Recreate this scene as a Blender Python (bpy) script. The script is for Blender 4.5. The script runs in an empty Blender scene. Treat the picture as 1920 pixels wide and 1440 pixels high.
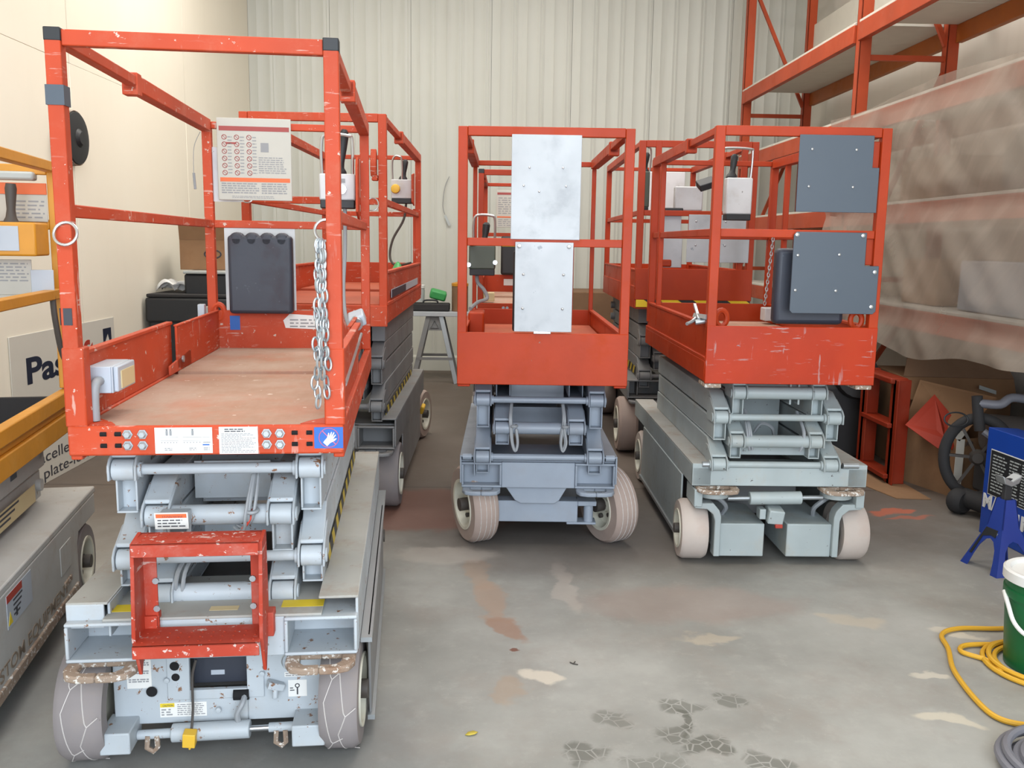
import bpy, bmesh, math, random
from mathutils import Vector, Matrix, Euler
random.seed(4)
S = bpy.context.scene
COL = S.collection
R = math.radians

# ------------------------------------------------------------------ camera, light, exposure
cam = bpy.data.cameras.new('camera'); co = bpy.data.objects.new('camera', cam); COL.objects.link(co)
cam.sensor_width = 36; cam.sensor_fit = 'HORIZONTAL'; cam.lens = 1692.8 / 1920 * 36; cam.clip_start = .05
rt = Vector((.999559, -.025573, .01509)); up = Vector((-.010976, .154003, .988009)); fw = Vector((.02759, .987739, -.153655))
m = Matrix((rt, up, -fw)).transposed().to_4x4(); m.translation = (0, 0, 1.532)
co.matrix_world = m
S.camera = co
S.view_settings.view_transform = 'Standard'
S.view_settings.look = 'None'
S.view_settings.gamma = 1
S.view_settings.use_curve_mapping = False
S.view_settings.exposure = 0.4
world = bpy.data.worlds.new('sky'); S.world = world; world.use_nodes = True
bg = world.node_tree.nodes['Background']; bg.inputs[0].default_value = (.72, .82, 1, 1); bg.inputs[1].default_value = .9

def area(name, loc, rot, sx, sy, power, color):
    l = bpy.data.lights.new(name, 'AREA'); l.shape = 'RECTANGLE'; l.size = sx; l.size_y = sy; l.energy = power; l.color = color
    o = bpy.data.objects.new(name, l); o.location = loc; o.rotation_euler = rot; COL.objects.link(o); return o
area('door_daylight', (.6, -2.3, 2.3), (R(-90), 0, R(192)), 5.0, 4.2, 300, (.86, .93, 1))
area('ceiling_lamp_near', (-.6, 3.0, 5.0), (0, 0, 0), 3.4, 1.6, 85, (1, .96, .9))
area('ceiling_lamp_far', (-.4, 7.4, 5.0), (0, 0, 0), 3.6, 1.6, 140, (1, .96, .9))

area('overhead_fill_right', (2.2, 6.2, 5.05), (0, 0, 0), 1.2, 3.2, 55, (1, .96, .9))  # unseen fill, added to brighten the right wall above the rack

# ------------------------------------------------------------------ helpers
def lin(h):
    h = h.lstrip('#'); c = [int(h[i:i+2], 16) / 255 for i in (0, 2, 4)]
    return tuple((x / 12.92 if x <= .04045 else ((x + .055) / 1.055) ** 2.4) for x in c) + (1,)

class NT:
    def __init__(s, name):
        s.m = bpy.data.materials.new(name); s.m.use_nodes = True; s.t = s.m.node_tree; s.n = s.t.nodes
        s.b = s.n['Principled BSDF']; s.tc = s.n.new('ShaderNodeTexCoord')
    def link(s, a, b): s.t.links.new(a, b)
    def val(s, inp, v):
        if hasattr(v, 'links') or hasattr(v, 'is_output'): s.link(v, inp)
        else: inp.default_value = v
    def mapping(s, scale, loc=(0, 0, 0), src='Object'):
        n = s.n.new('ShaderNodeMapping'); n.inputs['Scale'].default_value = scale; n.inputs['Location'].default_value = loc
        s.link(s.tc.outputs[src], n.inputs[0]); return n.outputs[0]
    def noise(s, scale, detail=3, vec=None, rough=.55):
        n = s.n.new('ShaderNodeTexNoise'); n.inputs['Scale'].default_value = scale; n.inputs['Detail'].default_value = detail
        n.inputs['Roughness'].default_value = rough
        s.link(vec if vec is not None else s.tc.outputs['Object'], n.inputs['Vector']); return n.outputs[0]
    def ramp(s, v, a, b):
        n = s.n.new('ShaderNodeMapRange'); n.inputs[1].default_value = a; n.inputs[2].default_value = b; n.clamp = True
        n.interpolation_type = 'SMOOTHSTEP'; s.link(v, n.inputs[0]); return n.outputs[0]
    def mix(s, f, a, b, mode='MIX'):
        n = s.n.new('ShaderNodeMix'); n.data_type = 'RGBA'; n.blend_type = mode
        s.val(n.inputs[0], f); s.val(n.inputs[6], a); s.val(n.inputs[7], b); return n.outputs[2]
    def math(s, op, a, b=0):
        n = s.n.new('ShaderNodeMath'); n.operation = op; s.val(n.inputs[0], a); s.val(n.inputs[1], b); return n.outputs[0]
    def bump(s, h, strength=.2, dist=.01):
        n = s.n.new('ShaderNodeBump'); n.inputs['Strength'].default_value = strength; n.inputs['Distance'].default_value = dist
        s.link(h, n.inputs['Height']); s.link(n.outputs[0], s.b.inputs['Normal'])
    def fin(s, col, rough=.5, metal=0.0):
        s.val(s.b.inputs['Base Color'], col); s.val(s.b.inputs['Roughness'], rough); s.b.inputs['Metallic'].default_value = metal
        return s.m

def plain(name, hexc, rough=.55, metal=0, var=.12):
    t = NT(name); c = lin(hexc)
    d = tuple(x * (1 - var) for x in c[:3]) + (1,)
    return t.fin(t.mix(t.noise(6), d, tuple(min(1, x * (1 + var * .6)) for x in c[:3]) + (1,)), rough, metal)

def paint(name, hexc, chip='#6a625c', amt=.3, dust='#b9a79a', dustamt=.2, rough=.42, scale=14, scuff=None, spec=.5):
    """sprayed paint: slow fade, fine chips down to another colour, rubbed-in dust"""
    t = NT(name); c = lin(hexc)
    fade = t.mix(t.ramp(t.noise(2.2, 4), .3, .75), tuple(x * .86 for x in c[:3]) + (1,), tuple(min(1, x * 1.1) for x in c[:3]) + (1,))
    dn = t.ramp(t.noise(5, 6, rough=.7), .48, .75)
    col = t.mix(t.math('MULTIPLY', dn, dustamt), fade, lin(dust))
    cn = t.ramp(t.noise(scale * 2.4, 5, rough=.68), .735 - amt * .22, .75 - amt * .2)
    col = t.mix(cn, col, lin(chip))
    if scuff:
        for sc, lo in (((3, 3, 26), .61), ((16, 16, 2.2), .635)):
            f = t.math('MULTIPLY', t.ramp(t.noise(2.6, 4, t.mapping(sc), .6), lo, lo + .05), t.ramp(t.noise(3.1, 3), .42, .6))
            col = t.mix(t.math('MULTIPLY', f, .75), col, lin(scuff))
    t.b.inputs['Specular IOR Level'].default_value = spec
    t.bump(t.noise(60, 2), .06, .004)
    return t.fin(col, t.math('ADD', t.math('MULTIPLY', dn, .25), rough))

M = {}
M['red_old'] = paint('faded_red_paint', '#b84424', '#c8b4a8', .42, '#bd7d6a', .4, .55, 14, '#c9a89c', .3)
M['red'] = paint('orange_red_paint', '#a5350f', '#8a6a60', .12, '#a8502f', .25, .45, 14, None, .25)
M['red_scuff'] = paint('scuffed_red_paint', '#a52f0c', '#93757a', .3, '#a84a2c', .2, .42, 6, '#a58a88', .25)
M['red_step'] = paint('worn_red_step_paint', '#b03e2a', '#c9b3ac', .5, '#b07a70', .6, .6, 14, '#c9b0a8', .3)
M['red_shaded'] = paint('shaded_red_paint', '#86280f', '#6a4030', .1, '#8a4a34', .25, .5, 14, None, .25)  # step frame red, darkened to paint in the shade under the rack
M['rack'] = paint('rack_orange_paint', '#a84322', '#8a5a40', .05, '#a0604a', .25, .5, 14, None, .3)
M['rack_dark'] = paint('rack_beam_amber_paint', '#a3581a', '#8a5a40', .05, '#b0805a', .2, .5)
M['grey_old'] = paint('worn_light_grey_paint', '#b0b8be', '#7d5a42', .5, '#a59c92', .45, .45)
M['grey'] = paint('blue_grey_paint', '#8d97a4', '#6d6660', .12, '#8d8c8c', .25, .38)
M['grey_pale'] = paint('pale_grey_green_paint', '#a3adae', '#54504c', .3, '#a89a86', .4, .45)
M['grey_dark'] = paint('dusty_dark_grey_paint', '#7c7d7e', '#5d5148', .15, '#8d8074', .5, .5)
M['dusty'] = paint('dust_covered_grey_top', '#a3a39e', '#6d5038', .3, '#957f6a', .6, .7)
M['white_lift'] = paint('scraped_white_paint', '#b5b5b2', '#8a7664', .3, '#a89888', .5, .5)
M['amber'] = paint('amber_yellow_paint', '#c98a22', '#8a6a3a', .12, '#b8904a', .3, .45)
M['rust'] = paint('flaking_rust', '#948272', '#cfccc6', .8, '#75543e', .8, .8, 26)
M['deck'] = None
M['tyre_grey'] = paint('grey_solid_tyre', '#817b7b', '#77706c', .2, '#958a80', .4, .85)
M['tyre_tan'] = paint('dusty_tan_tyre', '#a08f86', '#8c7c74', .2, '#b3a296', .5, .85)
M['tyre_pale'] = paint('pale_beige_tyre', '#b5aaa2', '#8c7c74', .15, '#b39c90', .5, .85)
M['groove'] = plain('chalky_tread_line', '#c4bfbc', .9)
M['rim'] = plain('cream_wheel_rim', '#cfcdbd', .5)
M['black'] = plain('matt_black_plastic', '#1f2124', .55)
M['hole'] = plain('dark_hollow', '#0d0d10', .9)
M['manual'] = paint('scratched_navy_black_plastic', '#2e333f', '#4a4f58', .3, '#4a3c40', .35, .5)
M['rubber'] = plain('dark_rubber', '#2b2a2b', .8)
M['white'] = plain('white_decal', '#d9d9d6', .5, 0, .05)
M['placard'] = plain('cream_white_placard', '#b3b1a8', .45, 0, .08)
M['print'] = plain('grey_print', '#8d8f92', .7)
M['print_dark'] = plain('dark_print', '#3c3d44', .7)
M['print_red'] = plain('red_brown_print', '#9a4a48', .7)
M['orange_print'] = plain('orange_print', '#d6683a', .6)
M['yellow_print'] = plain('yellow_print', '#d8bf2a', .6)
M['blue'] = plain('safety_blue_print', '#2160b4', .5)
M['pink'] = plain('pink_print', '#c86a8c', .5)
M['alu'] = paint('brushed_white_aluminium', '#b0b5ba', '#8d949c', .35, '#979da4', .6, .4, 5)
M['slate'] = plain('slate_blue_grey_sheet', '#434d58', .45, 0, .04)
M['steel'] = plain('bright_steel', '#c4c6c8', .28, .9)
M['zinc'] = plain('galvanised_zinc', '#a8adb0', .4, .7)
M['cable'] = plain('grey_cable_sheath', '#8e9296', .5)
M['cable_dark'] = plain('dark_cable_sheath', '#45403c', .6)
M['wire_red'] = plain('red_wire', '#c8402c', .5)
M['box_white'] = paint('scuffed_white_enclosure', '#c6c8ca', '#77736e', .22, '#a8a29a', .4, .45)
M['box_grey'] = plain('light_grey_enclosure', '#aeb6c0', .45)
M['olive'] = plain('olive_green_enclosure', '#4d564b', .5)
M['yellow_plug'] = plain('yellow_rubber_plug', '#e0b43a', .5)
M['beige_lid'] = plain('beige_outlet_face', '#c9b78c', .6)
M['cardboard'] = paint('brown_cardboard', '#8c6a4b', '#7a5a3e', .1, '#7d5f46', .4, .85)
M['cardboard_dark'] = paint('dull_brown_cardboard', '#7d6048', '#6a5040', .1, '#6d5440', .4, .9)
M['redpaper'] = plain('red_sheet', '#96280e', .7)
M['navy'] = plain('navy_lettering', '#1d2438', .5)
M['sign'] = plain('white_sign_panel', '#cdcac0', .45, 0, .04)
M['signred'] = plain('red_lettering', '#a8382a', .5)
M['blue_box'] = plain('royal_blue_print', '#12409c', .4)
M['jack_blue'] = plain('blue_enamel', '#253a86', .35)
M['green'] = plain('green_pail_plastic', '#0d5a30', .35)
M['green_bright'] = plain('bright_green_plastic', '#3f9a55', .5)
M['cord_yellow'] = plain('yellow_cord', '#d2a12a', .5)
M['hose_grey'] = plain('grey_hose', '#6f7078', .5)
M['clear'] = plain('cloudy_clear_plastic', '#a9aeac', .3)
M['dull_letter'] = plain('dull_brown_lettering', '#857768', .7)
M['leaf'] = plain('yellow_leaf', '#c9b64a', .7)
M['board_white'] = plain('white_shelf_board', '#c9c5ba', .7)
M['concrete_box'] = plain('pale_blue_grey_carton', '#8d97a3', .7)

def deck_mat():
    t = NT('worn_plywood_deck')
    v = t.mapping((14, 2.5, 3))
    wood = t.mix(t.ramp(t.noise(2, 8, None, .7), .3, .7), lin('#9c7862'), lin('#b09a8a'))
    wood = t.mix(.25, wood, t.mix(t.noise(4, 6, v, .7), lin('#8d6a54'), lin('#b8a090')))
    red = t.ramp(t.noise(3.3, 7, rough=.7), .45, .75)
    col = t.mix(t.math('MULTIPLY', red, .5), wood, lin('#b3674c'))
    col = t.mix(t.ramp(t.noise(28, 4), .68, .72), col, lin('#cdbcae'))
    t.bump(t.noise(12, 3, v), .15, .004)
    return t.fin(col, .85)
M['deck'] = deck_mat()
M['deck_red'] = paint('rust_red_deck', '#a2492c', '#8a5a44', .2, '#a8704e', .5, .75)

def stripes(name, a, b, axis, period, slant=0.0, axis2=2):
    t = NT(name); sep = t.n.new('ShaderNodeSeparateXYZ'); t.link(t.tc.outputs['Object'], sep.inputs[0])
    x = t.math('ADD', sep.outputs[axis], t.math('MULTIPLY', sep.outputs[axis2], slant))
    f = t.math('FRACT', t.math('DIVIDE', x, period))
    return t.fin(t.mix(t.math('GREATER_THAN', f, .45), lin(a), lin(b)), .55)
M['hazard_side'] = stripes('yellow_black_hazard_side', '#b8a02a', '#24221e', 1, .16, 1.0)
M['hazard_front'] = stripes('yellow_black_hazard_front', '#1c1a18', '#dcbc18', 0, .235, 1.5)

class MB:
    """collects simple solids in one mesh"""
    def __init__(s): s.v = []; s.f = []; s.mi = []; s.cur = 0
    def mat(s, i): s.cur = i; return s
    def add(s, vs, fs):
        k = len(s.v); s.v += [tuple(p) for p in vs]; s.f += [tuple(i + k for i in q) for q in fs]; s.mi += [s.cur] * len(fs); return s
    def box(s, x0, x1, y0, y1, z0, z1):
        return s.add([(x, y, z) for z in (z0, z1) for y in (y0, y1) for x in (x0, x1)],
                     [(0, 2, 3, 1), (4, 5, 7, 6), (0, 1, 5, 4), (2, 6, 7, 3), (0, 4, 6, 2), (1, 3, 7, 5)])
    def obox(s, c, size, rot=(0, 0, 0)):
        q = Euler(rot).to_matrix(); c = Vector(c); a, b, d = [k / 2 for k in size]
        vs = [c + q @ Vector((x, y, z)) for z in (-d, d) for y in (-b, b) for x in (-a, a)]
        return s.add(vs, [(0, 2, 3, 1), (4, 5, 7, 6), (0, 1, 5, 4), (2, 6, 7, 3), (0, 4, 6, 2), (1, 3, 7, 5)])
    def bar(s, p0, p1, w, h, upv=(0, 0, 1)):
        p0 = Vector(p0); p1 = Vector(p1); d = (p1 - p0).normalized(); u = Vector(upv)
        a = d.cross(u).normalized() * (w / 2); b = a.cross(d).normalized() * (h / 2)
        vs = [p + i * a + j * b for p in (p0, p1) for j in (-1, 1) for i in (-1, 1)]
        return s.add(vs, [(0, 1, 3, 2), (4, 6, 7, 5), (0, 4, 5, 1), (2, 3, 7, 6), (0, 2, 6, 4), (1, 5, 7, 3)])
    def cyl(s, p0, p1, r, n=16, r2=None, cap=True):
        p0 = Vector(p0); p1 = Vector(p1); d = (p1 - p0).normalized(); r2 = r if r2 is None else r2
        u = Vector((0, 0, 1)) if abs(d.z) < .9 else Vector((1, 0, 0)); a = d.cross(u).normalized(); b = d.cross(a)
        vs = []
        for p, q in ((p0, r), (p1, r2)):
            vs += [p + q * (math.cos(2 * math.pi * i / n) * a + math.sin(2 * math.pi * i / n) * b) for i in range(n)]
        fs = [(i, (i + 1) % n, n + (i + 1) % n, n + i) for i in range(n)]
        if cap: fs += [tuple(range(n))[::-1], tuple(range(n, 2 * n))]
        return s.add(vs, fs)
    def path(s, pts, r, n=8, closed=False, flat=1.0):
        pts = [Vector(p) for p in pts]; N = len(pts); vs = []; fs = []; a = None
        for i, p in enumerate(pts):
            if closed: d = pts[(i + 1) % N] - pts[i - 1]
            else: d = pts[min(i + 1, N - 1)] - pts[max(i - 1, 0)]
            d.normalize()
            if a is None:
                u = Vector((0, 0, 1)) if abs(d.z) < .9 else Vector((1, 0, 0)); a = d.cross(u).normalized()
            else:
                a = (a - d * a.dot(d)).normalized()
            b = d.cross(a)
            vs += [p + r * (math.cos(2 * math.pi * k / n) * a + flat * math.sin(2 * math.pi * k / n) * b) for k in range(n)]
        for i in range(N if closed else N - 1):
            j = (i + 1) % N
            fs += [(i * n + k, i * n + (k + 1) % n, j * n + (k + 1) % n, j * n + k) for k in range(n)]
        if not closed: fs += [tuple(range(n))[::-1], tuple(range((N - 1) * n, N * n))]
        return s.add(vs, fs)
    def ring(s, c, ax, ay, RR, r, n=24, k=8, ry=None):
        c = Vector(c); ax = Vector(ax); ay = Vector(ay); ry = ry or RR
        return s.path([c + RR * math.cos(2 * math.pi * i / n) * ax + ry * math.sin(2 * math.pi * i / n) * ay for i in range(n)], r, k, True)
    def prism(s, poly, o, ax, ay, t):
        """polygon in the plane o + p*ax + q*ay, thickened along ax x ay by t"""
        o = Vector(o); ax = Vector(ax); ay = Vector(ay); nrm = ax.cross(ay).normalized() * t; n = len(poly)
        vs = [o + p * ax + q * ay for p, q in poly]; vs += [v + nrm for v in vs]
        return s.add(vs, [tuple(range(n))[::-1], tuple(range(n, 2 * n))] + [(i, (i + 1) % n, n + (i + 1) % n, n + i) for i in range(n)])
    def yz(s, poly, x0, x1):
        return s.prism(poly, (x0, 0, 0), (0, 1, 0), (0, 0, 1), x1 - x0)
    def xz(s, poly, y0, y1):
        return s.prism(poly, (0, y1, 0), (1, 0, 0), (0, 0, 1), y1 - y0)
    def xy(s, poly, z0, z1):
        return s.prism(poly, (0, 0, z0), (1, 0, 0), (0, 1, 0), z1 - z0)
    def lathe(s, prof, c=(0, 0, 0), ax=(0, 0, 1), n=32, cap=True):
        c = Vector(c); d = Vector(ax).normalized(); u = Vector((0, 0, 1)) if abs(d.z) < .9 else Vector((1, 0, 0))
        a = d.cross(u).normalized(); b = d.cross(a); vs = []; fs = []
        for r, h in prof:
            vs += [c + d * h + r * (math.cos(2 * math.pi * i / n) * a + math.sin(2 * math.pi * i / n) * b) for i in range(n)]
        for j in range(len(prof) - 1):
            fs += [(j * n + i, j * n + (i + 1) % n, (j + 1) * n + (i + 1) % n, (j + 1) * n + i) for i in range(n)]
        if cap: fs += [tuple(range(n))[::-1], tuple(range((len(prof) - 1) * n, len(prof) * n))]
        return s.add(vs, fs)
    def hollow(s, x0, x1, y0, y1, z0, z1, t, axis='y'):
        """rectangular tube open along the axis"""
        if axis == 'y':
            s.box(x0, x1, y0, y1, z0, z0 + t).box(x0, x1, y0, y1, z1 - t, z1)
            return s.box(x0, x0 + t, y0, y1, z0 + t, z1 - t).box(x1 - t, x1, y0, y1, z0 + t, z1 - t)
    def grid(s, fn, nu, nv):
        vs = [fn(i / nu, j / nv) for j in range(nv + 1) for i in range(nu + 1)]
        return s.add(vs, [(j * (nu + 1) + i, j * (nu + 1) + i + 1, (j + 1) * (nu + 1) + i + 1, (j + 1) * (nu + 1) + i) for j in range(nv) for i in range(nu)])
    def obj(s, name, mats, parent=None, bev=0, loc=None, rot=None, seg=2):
        me = bpy.data.meshes.new(name); me.from_pydata(s.v, [], s.f)
        ms = mats if isinstance(mats, (list, tuple)) else [mats]
        for k in ms: me.materials.append(M[k] if isinstance(k, str) else k)
        me.polygons.foreach_set('material_index', s.mi)
        bm = bmesh.new(); bm.from_mesh(me); bmesh.ops.recalc_face_normals(bm, faces=bm.faces); bm.to_mesh(me); bm.free()
        me.polygons.foreach_set('use_smooth', [True] * len(me.polygons)); me.set_sharp_from_angle(angle=R(38))
        o = bpy.data.objects.new(name, me); COL.objects.link(o)
        if name in ('print', 'tread_line', 'wire_winding', 'slot'): o['kind'] = 'stuff'
        if parent: o.parent = parent
        if loc: o.location = loc
        if rot: o.rotation_euler = rot
        if bev:
            b = o.modifiers.new('edge', 'BEVEL'); b.width = bev; b.segments = seg; b.limit_method = 'ANGLE'; b.angle_limit = R(40)
        return o

def thing(name, label, cat, loc=(0, 0, 0), rz=0, group=None):
    o = bpy.data.objects.new(name, None); COL.objects.link(o); o.location = loc; o.rotation_euler = (0, 0, rz); o.empty_display_size = .1
    return tag(o, label, cat, group)
def tag(o, label, cat, group=None):
    o['label'] = label; o['category'] = cat
    if group: o['group'] = group
    return o
def struct(o): o['kind'] = 'structure'; return o
def lab(o, text): o['label'] = text; return o

def text(name, body, mat, parent, loc, rot, size, extrude=.0008, width=None, bold=0, align='LEFT', shear=0):
    c = bpy.data.curves.new(name, 'FONT'); c.body = body; c.size = size; c.extrude = extrude; c.offset = bold; c.align_x = align; c.shear = shear
    t = bpy.data.objects.new(name, c); COL.objects.link(t)
    dg = bpy.context.evaluated_depsgraph_get(); me = bpy.data.meshes.new_from_object(t.evaluated_get(dg))
    bpy.data.objects.remove(t)
    o = bpy.data.objects.new(name, me); COL.objects.link(o); me.materials.clear(); me.materials.append(M[mat])
    if width:
        xs = [v.co.x for v in me.vertices]; k = width / (max(xs) - min(xs))
        for v in me.vertices: v.co.x *= k
    o.parent = parent; o.location = loc; o.rotation_euler = rot
    return o
def letters(body, mat, parent, loc, rot, size, width, bold=0):
    """a word whose letters are separate meshes"""
    w = text('letter', body, mat, parent, loc, rot, size, .001, width, bold)
    me = w.data; n = len(me.vertices); root = list(range(n))
    def find(i):
        while root[i] != i: root[i] = root[root[i]]; i = root[i]
        return i
    for e in me.edges:
        a, b = find(e.vertices[0]), find(e.vertices[1]); root[a] = b
    comp = {}
    for i in range(n): comp.setdefault(find(i), []).append(i)
    items = sorted(([min(me.vertices[i].co.x for i in c), max(me.vertices[i].co.x for i in c), c] for c in comp.values()), key=lambda q: q[0])
    groups = []
    for it in items:
        if groups and it[0] < groups[-1][1] - .25 * min(it[1] - it[0], groups[-1][1] - groups[-1][0]): groups[-1][1] = max(groups[-1][1], it[1]); groups[-1][2] = groups[-1][2] + it[2]
        else: groups.append(it)
    for g in groups:
        ids = {v: k for k, v in enumerate(g[2])}; m2 = bpy.data.meshes.new('letter')
        m2.from_pydata([me.vertices[v].co for v in g[2]], [], [[ids[v] for v in p.vertices] for p in me.polygons if p.vertices[0] in ids]); m2.materials.append(M[mat])
        o = bpy.data.objects.new('letter', m2); COL.objects.link(o); o.parent = parent; o.location = loc; o.rotation_euler = rot
    bpy.data.objects.remove(w)
FRONT = (R(90), 0, 0)     # text readable from -y

def rows(mb, x0, x1, z0, z1, y, n, fill=.45, gap=.25, ragged=.35):
    """n lines of small print (word-like dashes) on a plane facing -y"""
    h = (z1 - z0) / n
    for i in range(n):
        x = x0; zz = z1 - (i + .5) * h; end = x1 - random.random() * ragged * (x1 - x0)
        while x < end:
            w = random.uniform(.8, 2.6) * h
            mb.box(x, min(x + w, end), y - .0006, y, zz - h * fill / 2, zz + h * fill / 2); x += w + h * gap * 2
    return mb
def decal(parent, name, x0, x1, z0, z1, y, mat='white', th=.0015):
    return MB().box(x0, x1, y - th, y, z0, z1).obj(name, mat, parent)

# ------------------------------------------------------------------ the room
XL, XR, YB, YF, H = -2.78, 3.75, 10.9, -3.0, 5.3
def floor_mat():
    t = NT('stained_concrete_floor')
    sep = t.n.new('ShaderNodeSeparateXYZ'); t.link(t.tc.outputs['Object'], sep.inputs[0])
    base = t.mix(t.ramp(t.noise(.9, 6, rough=.6), .32, .7), lin('#82827d'), lin('#a6a6a1'))
    base = t.mix(t.math('MULTIPLY', t.ramp(t.noise(2.6, 6, rough=.7), .45, .7), .35), base, lin('#8a7f76'))
    base = t.mix(t.math('MULTIPLY', t.ramp(t.noise(11, 5, rough=.7), .5, .8), .25), base, lin('#bcbab4'))
    # trodden-in brown dust towards the back, also painting in the shade between the lifts
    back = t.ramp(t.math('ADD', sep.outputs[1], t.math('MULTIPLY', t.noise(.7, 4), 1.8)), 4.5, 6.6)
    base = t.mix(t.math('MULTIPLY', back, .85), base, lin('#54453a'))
    base = t.mix(t.math('MULTIPLY', t.ramp(t.noise(160, 2), .7, .78), .5), base, lin('#d8d6d0'))
    warp = t.n.new('ShaderNodeTexNoise'); warp.inputs['Scale'].default_value = 7; warp.inputs['Detail'].default_value = 5
    t.link(t.tc.outputs['Object'], warp.inputs['Vector'])
    ws = t.n.new('ShaderNodeVectorMath'); ws.operation = 'SCALE'; t.link(warp.outputs['Color'], ws.inputs[0]); ws.inputs['Scale'].default_value = .22
    wa = t.n.new('ShaderNodeVectorMath'); wa.operation = 'ADD'; t.link(t.tc.outputs['Object'], wa.inputs[0]); t.link(ws.outputs[0], wa.inputs[1])
    vor = t.n.new('ShaderNodeTexVoronoi'); vor.feature = 'DISTANCE_TO_EDGE'; vor.inputs['Scale'].default_value = 22; t.link(t.tc.outputs['Object'], vor.inputs['Vector'])
    cells = t.ramp(vor.outputs[0], .02, .055)
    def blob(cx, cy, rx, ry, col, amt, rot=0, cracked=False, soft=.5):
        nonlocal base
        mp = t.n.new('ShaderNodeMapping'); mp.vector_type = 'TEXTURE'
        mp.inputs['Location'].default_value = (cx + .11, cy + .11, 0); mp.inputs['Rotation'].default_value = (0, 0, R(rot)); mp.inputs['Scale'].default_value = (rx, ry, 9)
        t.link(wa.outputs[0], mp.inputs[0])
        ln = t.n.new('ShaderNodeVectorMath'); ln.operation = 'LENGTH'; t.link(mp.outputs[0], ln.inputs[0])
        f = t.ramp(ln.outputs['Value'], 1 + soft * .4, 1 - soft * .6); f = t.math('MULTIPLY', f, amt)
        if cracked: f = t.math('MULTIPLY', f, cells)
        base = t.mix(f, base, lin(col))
    for b in [(-.03, 4.08, .05, .22, '#a8907c', .55, 5), (.03, 3.72, .06, .24, '#a48a76', .6, 10), (.1, 3.43, .05, .13, '#967460', .7, 25),
              (.119, 3.213, .025, .022, '#6d4030', .9), (.084, 2.95, .05, .1, '#9c8a78', .6), (.21, 3.03, .07, .05, '#c6beb0', .85, -30),
              (1.535, 3.52, .15, .06, '#bab09e', .6, -25), (1.9, 3.4, .1, .045, '#c6c0b2', .75, -40), (1.626, 3.025, .06, .03, '#c4beb0', .75),
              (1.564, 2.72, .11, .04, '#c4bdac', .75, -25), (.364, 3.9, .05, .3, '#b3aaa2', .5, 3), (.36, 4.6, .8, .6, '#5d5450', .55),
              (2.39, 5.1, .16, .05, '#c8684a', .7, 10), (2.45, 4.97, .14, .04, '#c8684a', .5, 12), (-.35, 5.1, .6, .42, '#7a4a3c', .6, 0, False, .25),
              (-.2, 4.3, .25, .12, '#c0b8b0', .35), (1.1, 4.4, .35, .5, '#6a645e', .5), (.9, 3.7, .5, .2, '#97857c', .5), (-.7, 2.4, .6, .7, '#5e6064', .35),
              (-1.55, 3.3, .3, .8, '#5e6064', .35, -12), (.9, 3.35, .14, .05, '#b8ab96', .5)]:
        blob(*b)
    for b in [(.652, 2.82, .075, .06, '#62635c', .7), (.435, 2.75, .06, .05, '#64655e', .6), (.838, 2.875, .05, .04, '#62635c', .7), (.701, 2.576, .09, .05, '#55564e', .8, 30),
              (.606, 2.64, .07, .05, '#62635c', .8), (.303, 2.56, .06, .07, '#5a5b54', .75, 20), (.64, 2.74, .02, .1, '#55564e', .8), (.52, 2.5, .11, .05, '#64655e', .6),
              (.84, 2.5, .07, .06, '#62635c', .75, -20), (.5, 2.42, .2, .05, '#64655e', .5)]:
        blob(*b, **({'rot': 0} if len(b) == 6 else {}), cracked=True)
    # the saw-cut joint
    jd = t.math('ABSOLUTE', t.math('SUBTRACT', sep.outputs[1], 5.56))
    base = t.mix(t.math('MULTIPLY', t.ramp(jd, .012, .004), .7), base, lin('#3a322c'))
    t.bump(t.noise(30, 5), .08, .01)
    return t.fin(base, t.mix(t.noise(1.4, 4), (.42, .42, .42, 1), (.7, .7, .7, 1)))
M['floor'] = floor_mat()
def wall_mat(name, a, b, streak):
    t = NT(name); v = t.mapping((3, 3, .25))
    c = t.mix(t.ramp(t.noise(.5, 4), .3, .7), lin(a), lin(b))
    c = t.mix(t.math('MULTIPLY', t.ramp(t.noise(3, 5, v), .5, .8), streak), c, lin('#9c9788'))
    t.bump(t.noise(25, 2), .04, .005)
    return t.fin(c, .55)
M['wall_left'] = wall_mat('cream_wall_panel', '#e6dfcd', '#ebe5d5', .04)
M['wall_back'] = wall_mat('pale_grey_cladding', '#bebfb6', '#c6c7be', .2)
M['wall_right'] = wall_mat('grey_white_wall', '#cbc6bb', '#d2cdc3', .12)
M['ceiling'] = plain('white_ceiling_liner', '#c9c7be', .8)

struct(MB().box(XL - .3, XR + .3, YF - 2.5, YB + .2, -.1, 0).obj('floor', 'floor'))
struct(MB().box(XL - .2, XR + .2, YF, YB + .2, H, H + .15).obj('ceiling', 'ceiling'))
wl = struct(MB().box(XL - .12, XL - .02, YF, YB + .1, 0, H).obj('wall_left', 'wall_left'))
for i in range(6):                                         # smooth insulated panels, tight joints
    y0 = YF + i * 2.32
    for z0, z1 in ((0, 2.6635), (2.665, H)):
        MB().box(XL - .02, XL, y0 + .003, min(y0 + 2.317, YB), z0, z1).obj('panel', 'wall_left', wl, .002, seg=1)
wr = struct(MB().box(XR, XR + .12, YF, YB + .1, 0, H).obj('wall_right', 'wall_right'))
for z0, z1 in ((0, 1.3), (1.304, 2.6), (2.604, 3.9), (3.904, H)):
    MB().box(XR - .02, XR, YF, YB, z0, z1).obj('panel', 'wall_right', wr, .002, seg=1)
wb = struct(MB().box(XL - .1, XR + .1, YB + .03, YB + .1, 0, H).obj('wall_back', 'wall_back'))
pw = .93
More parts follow.
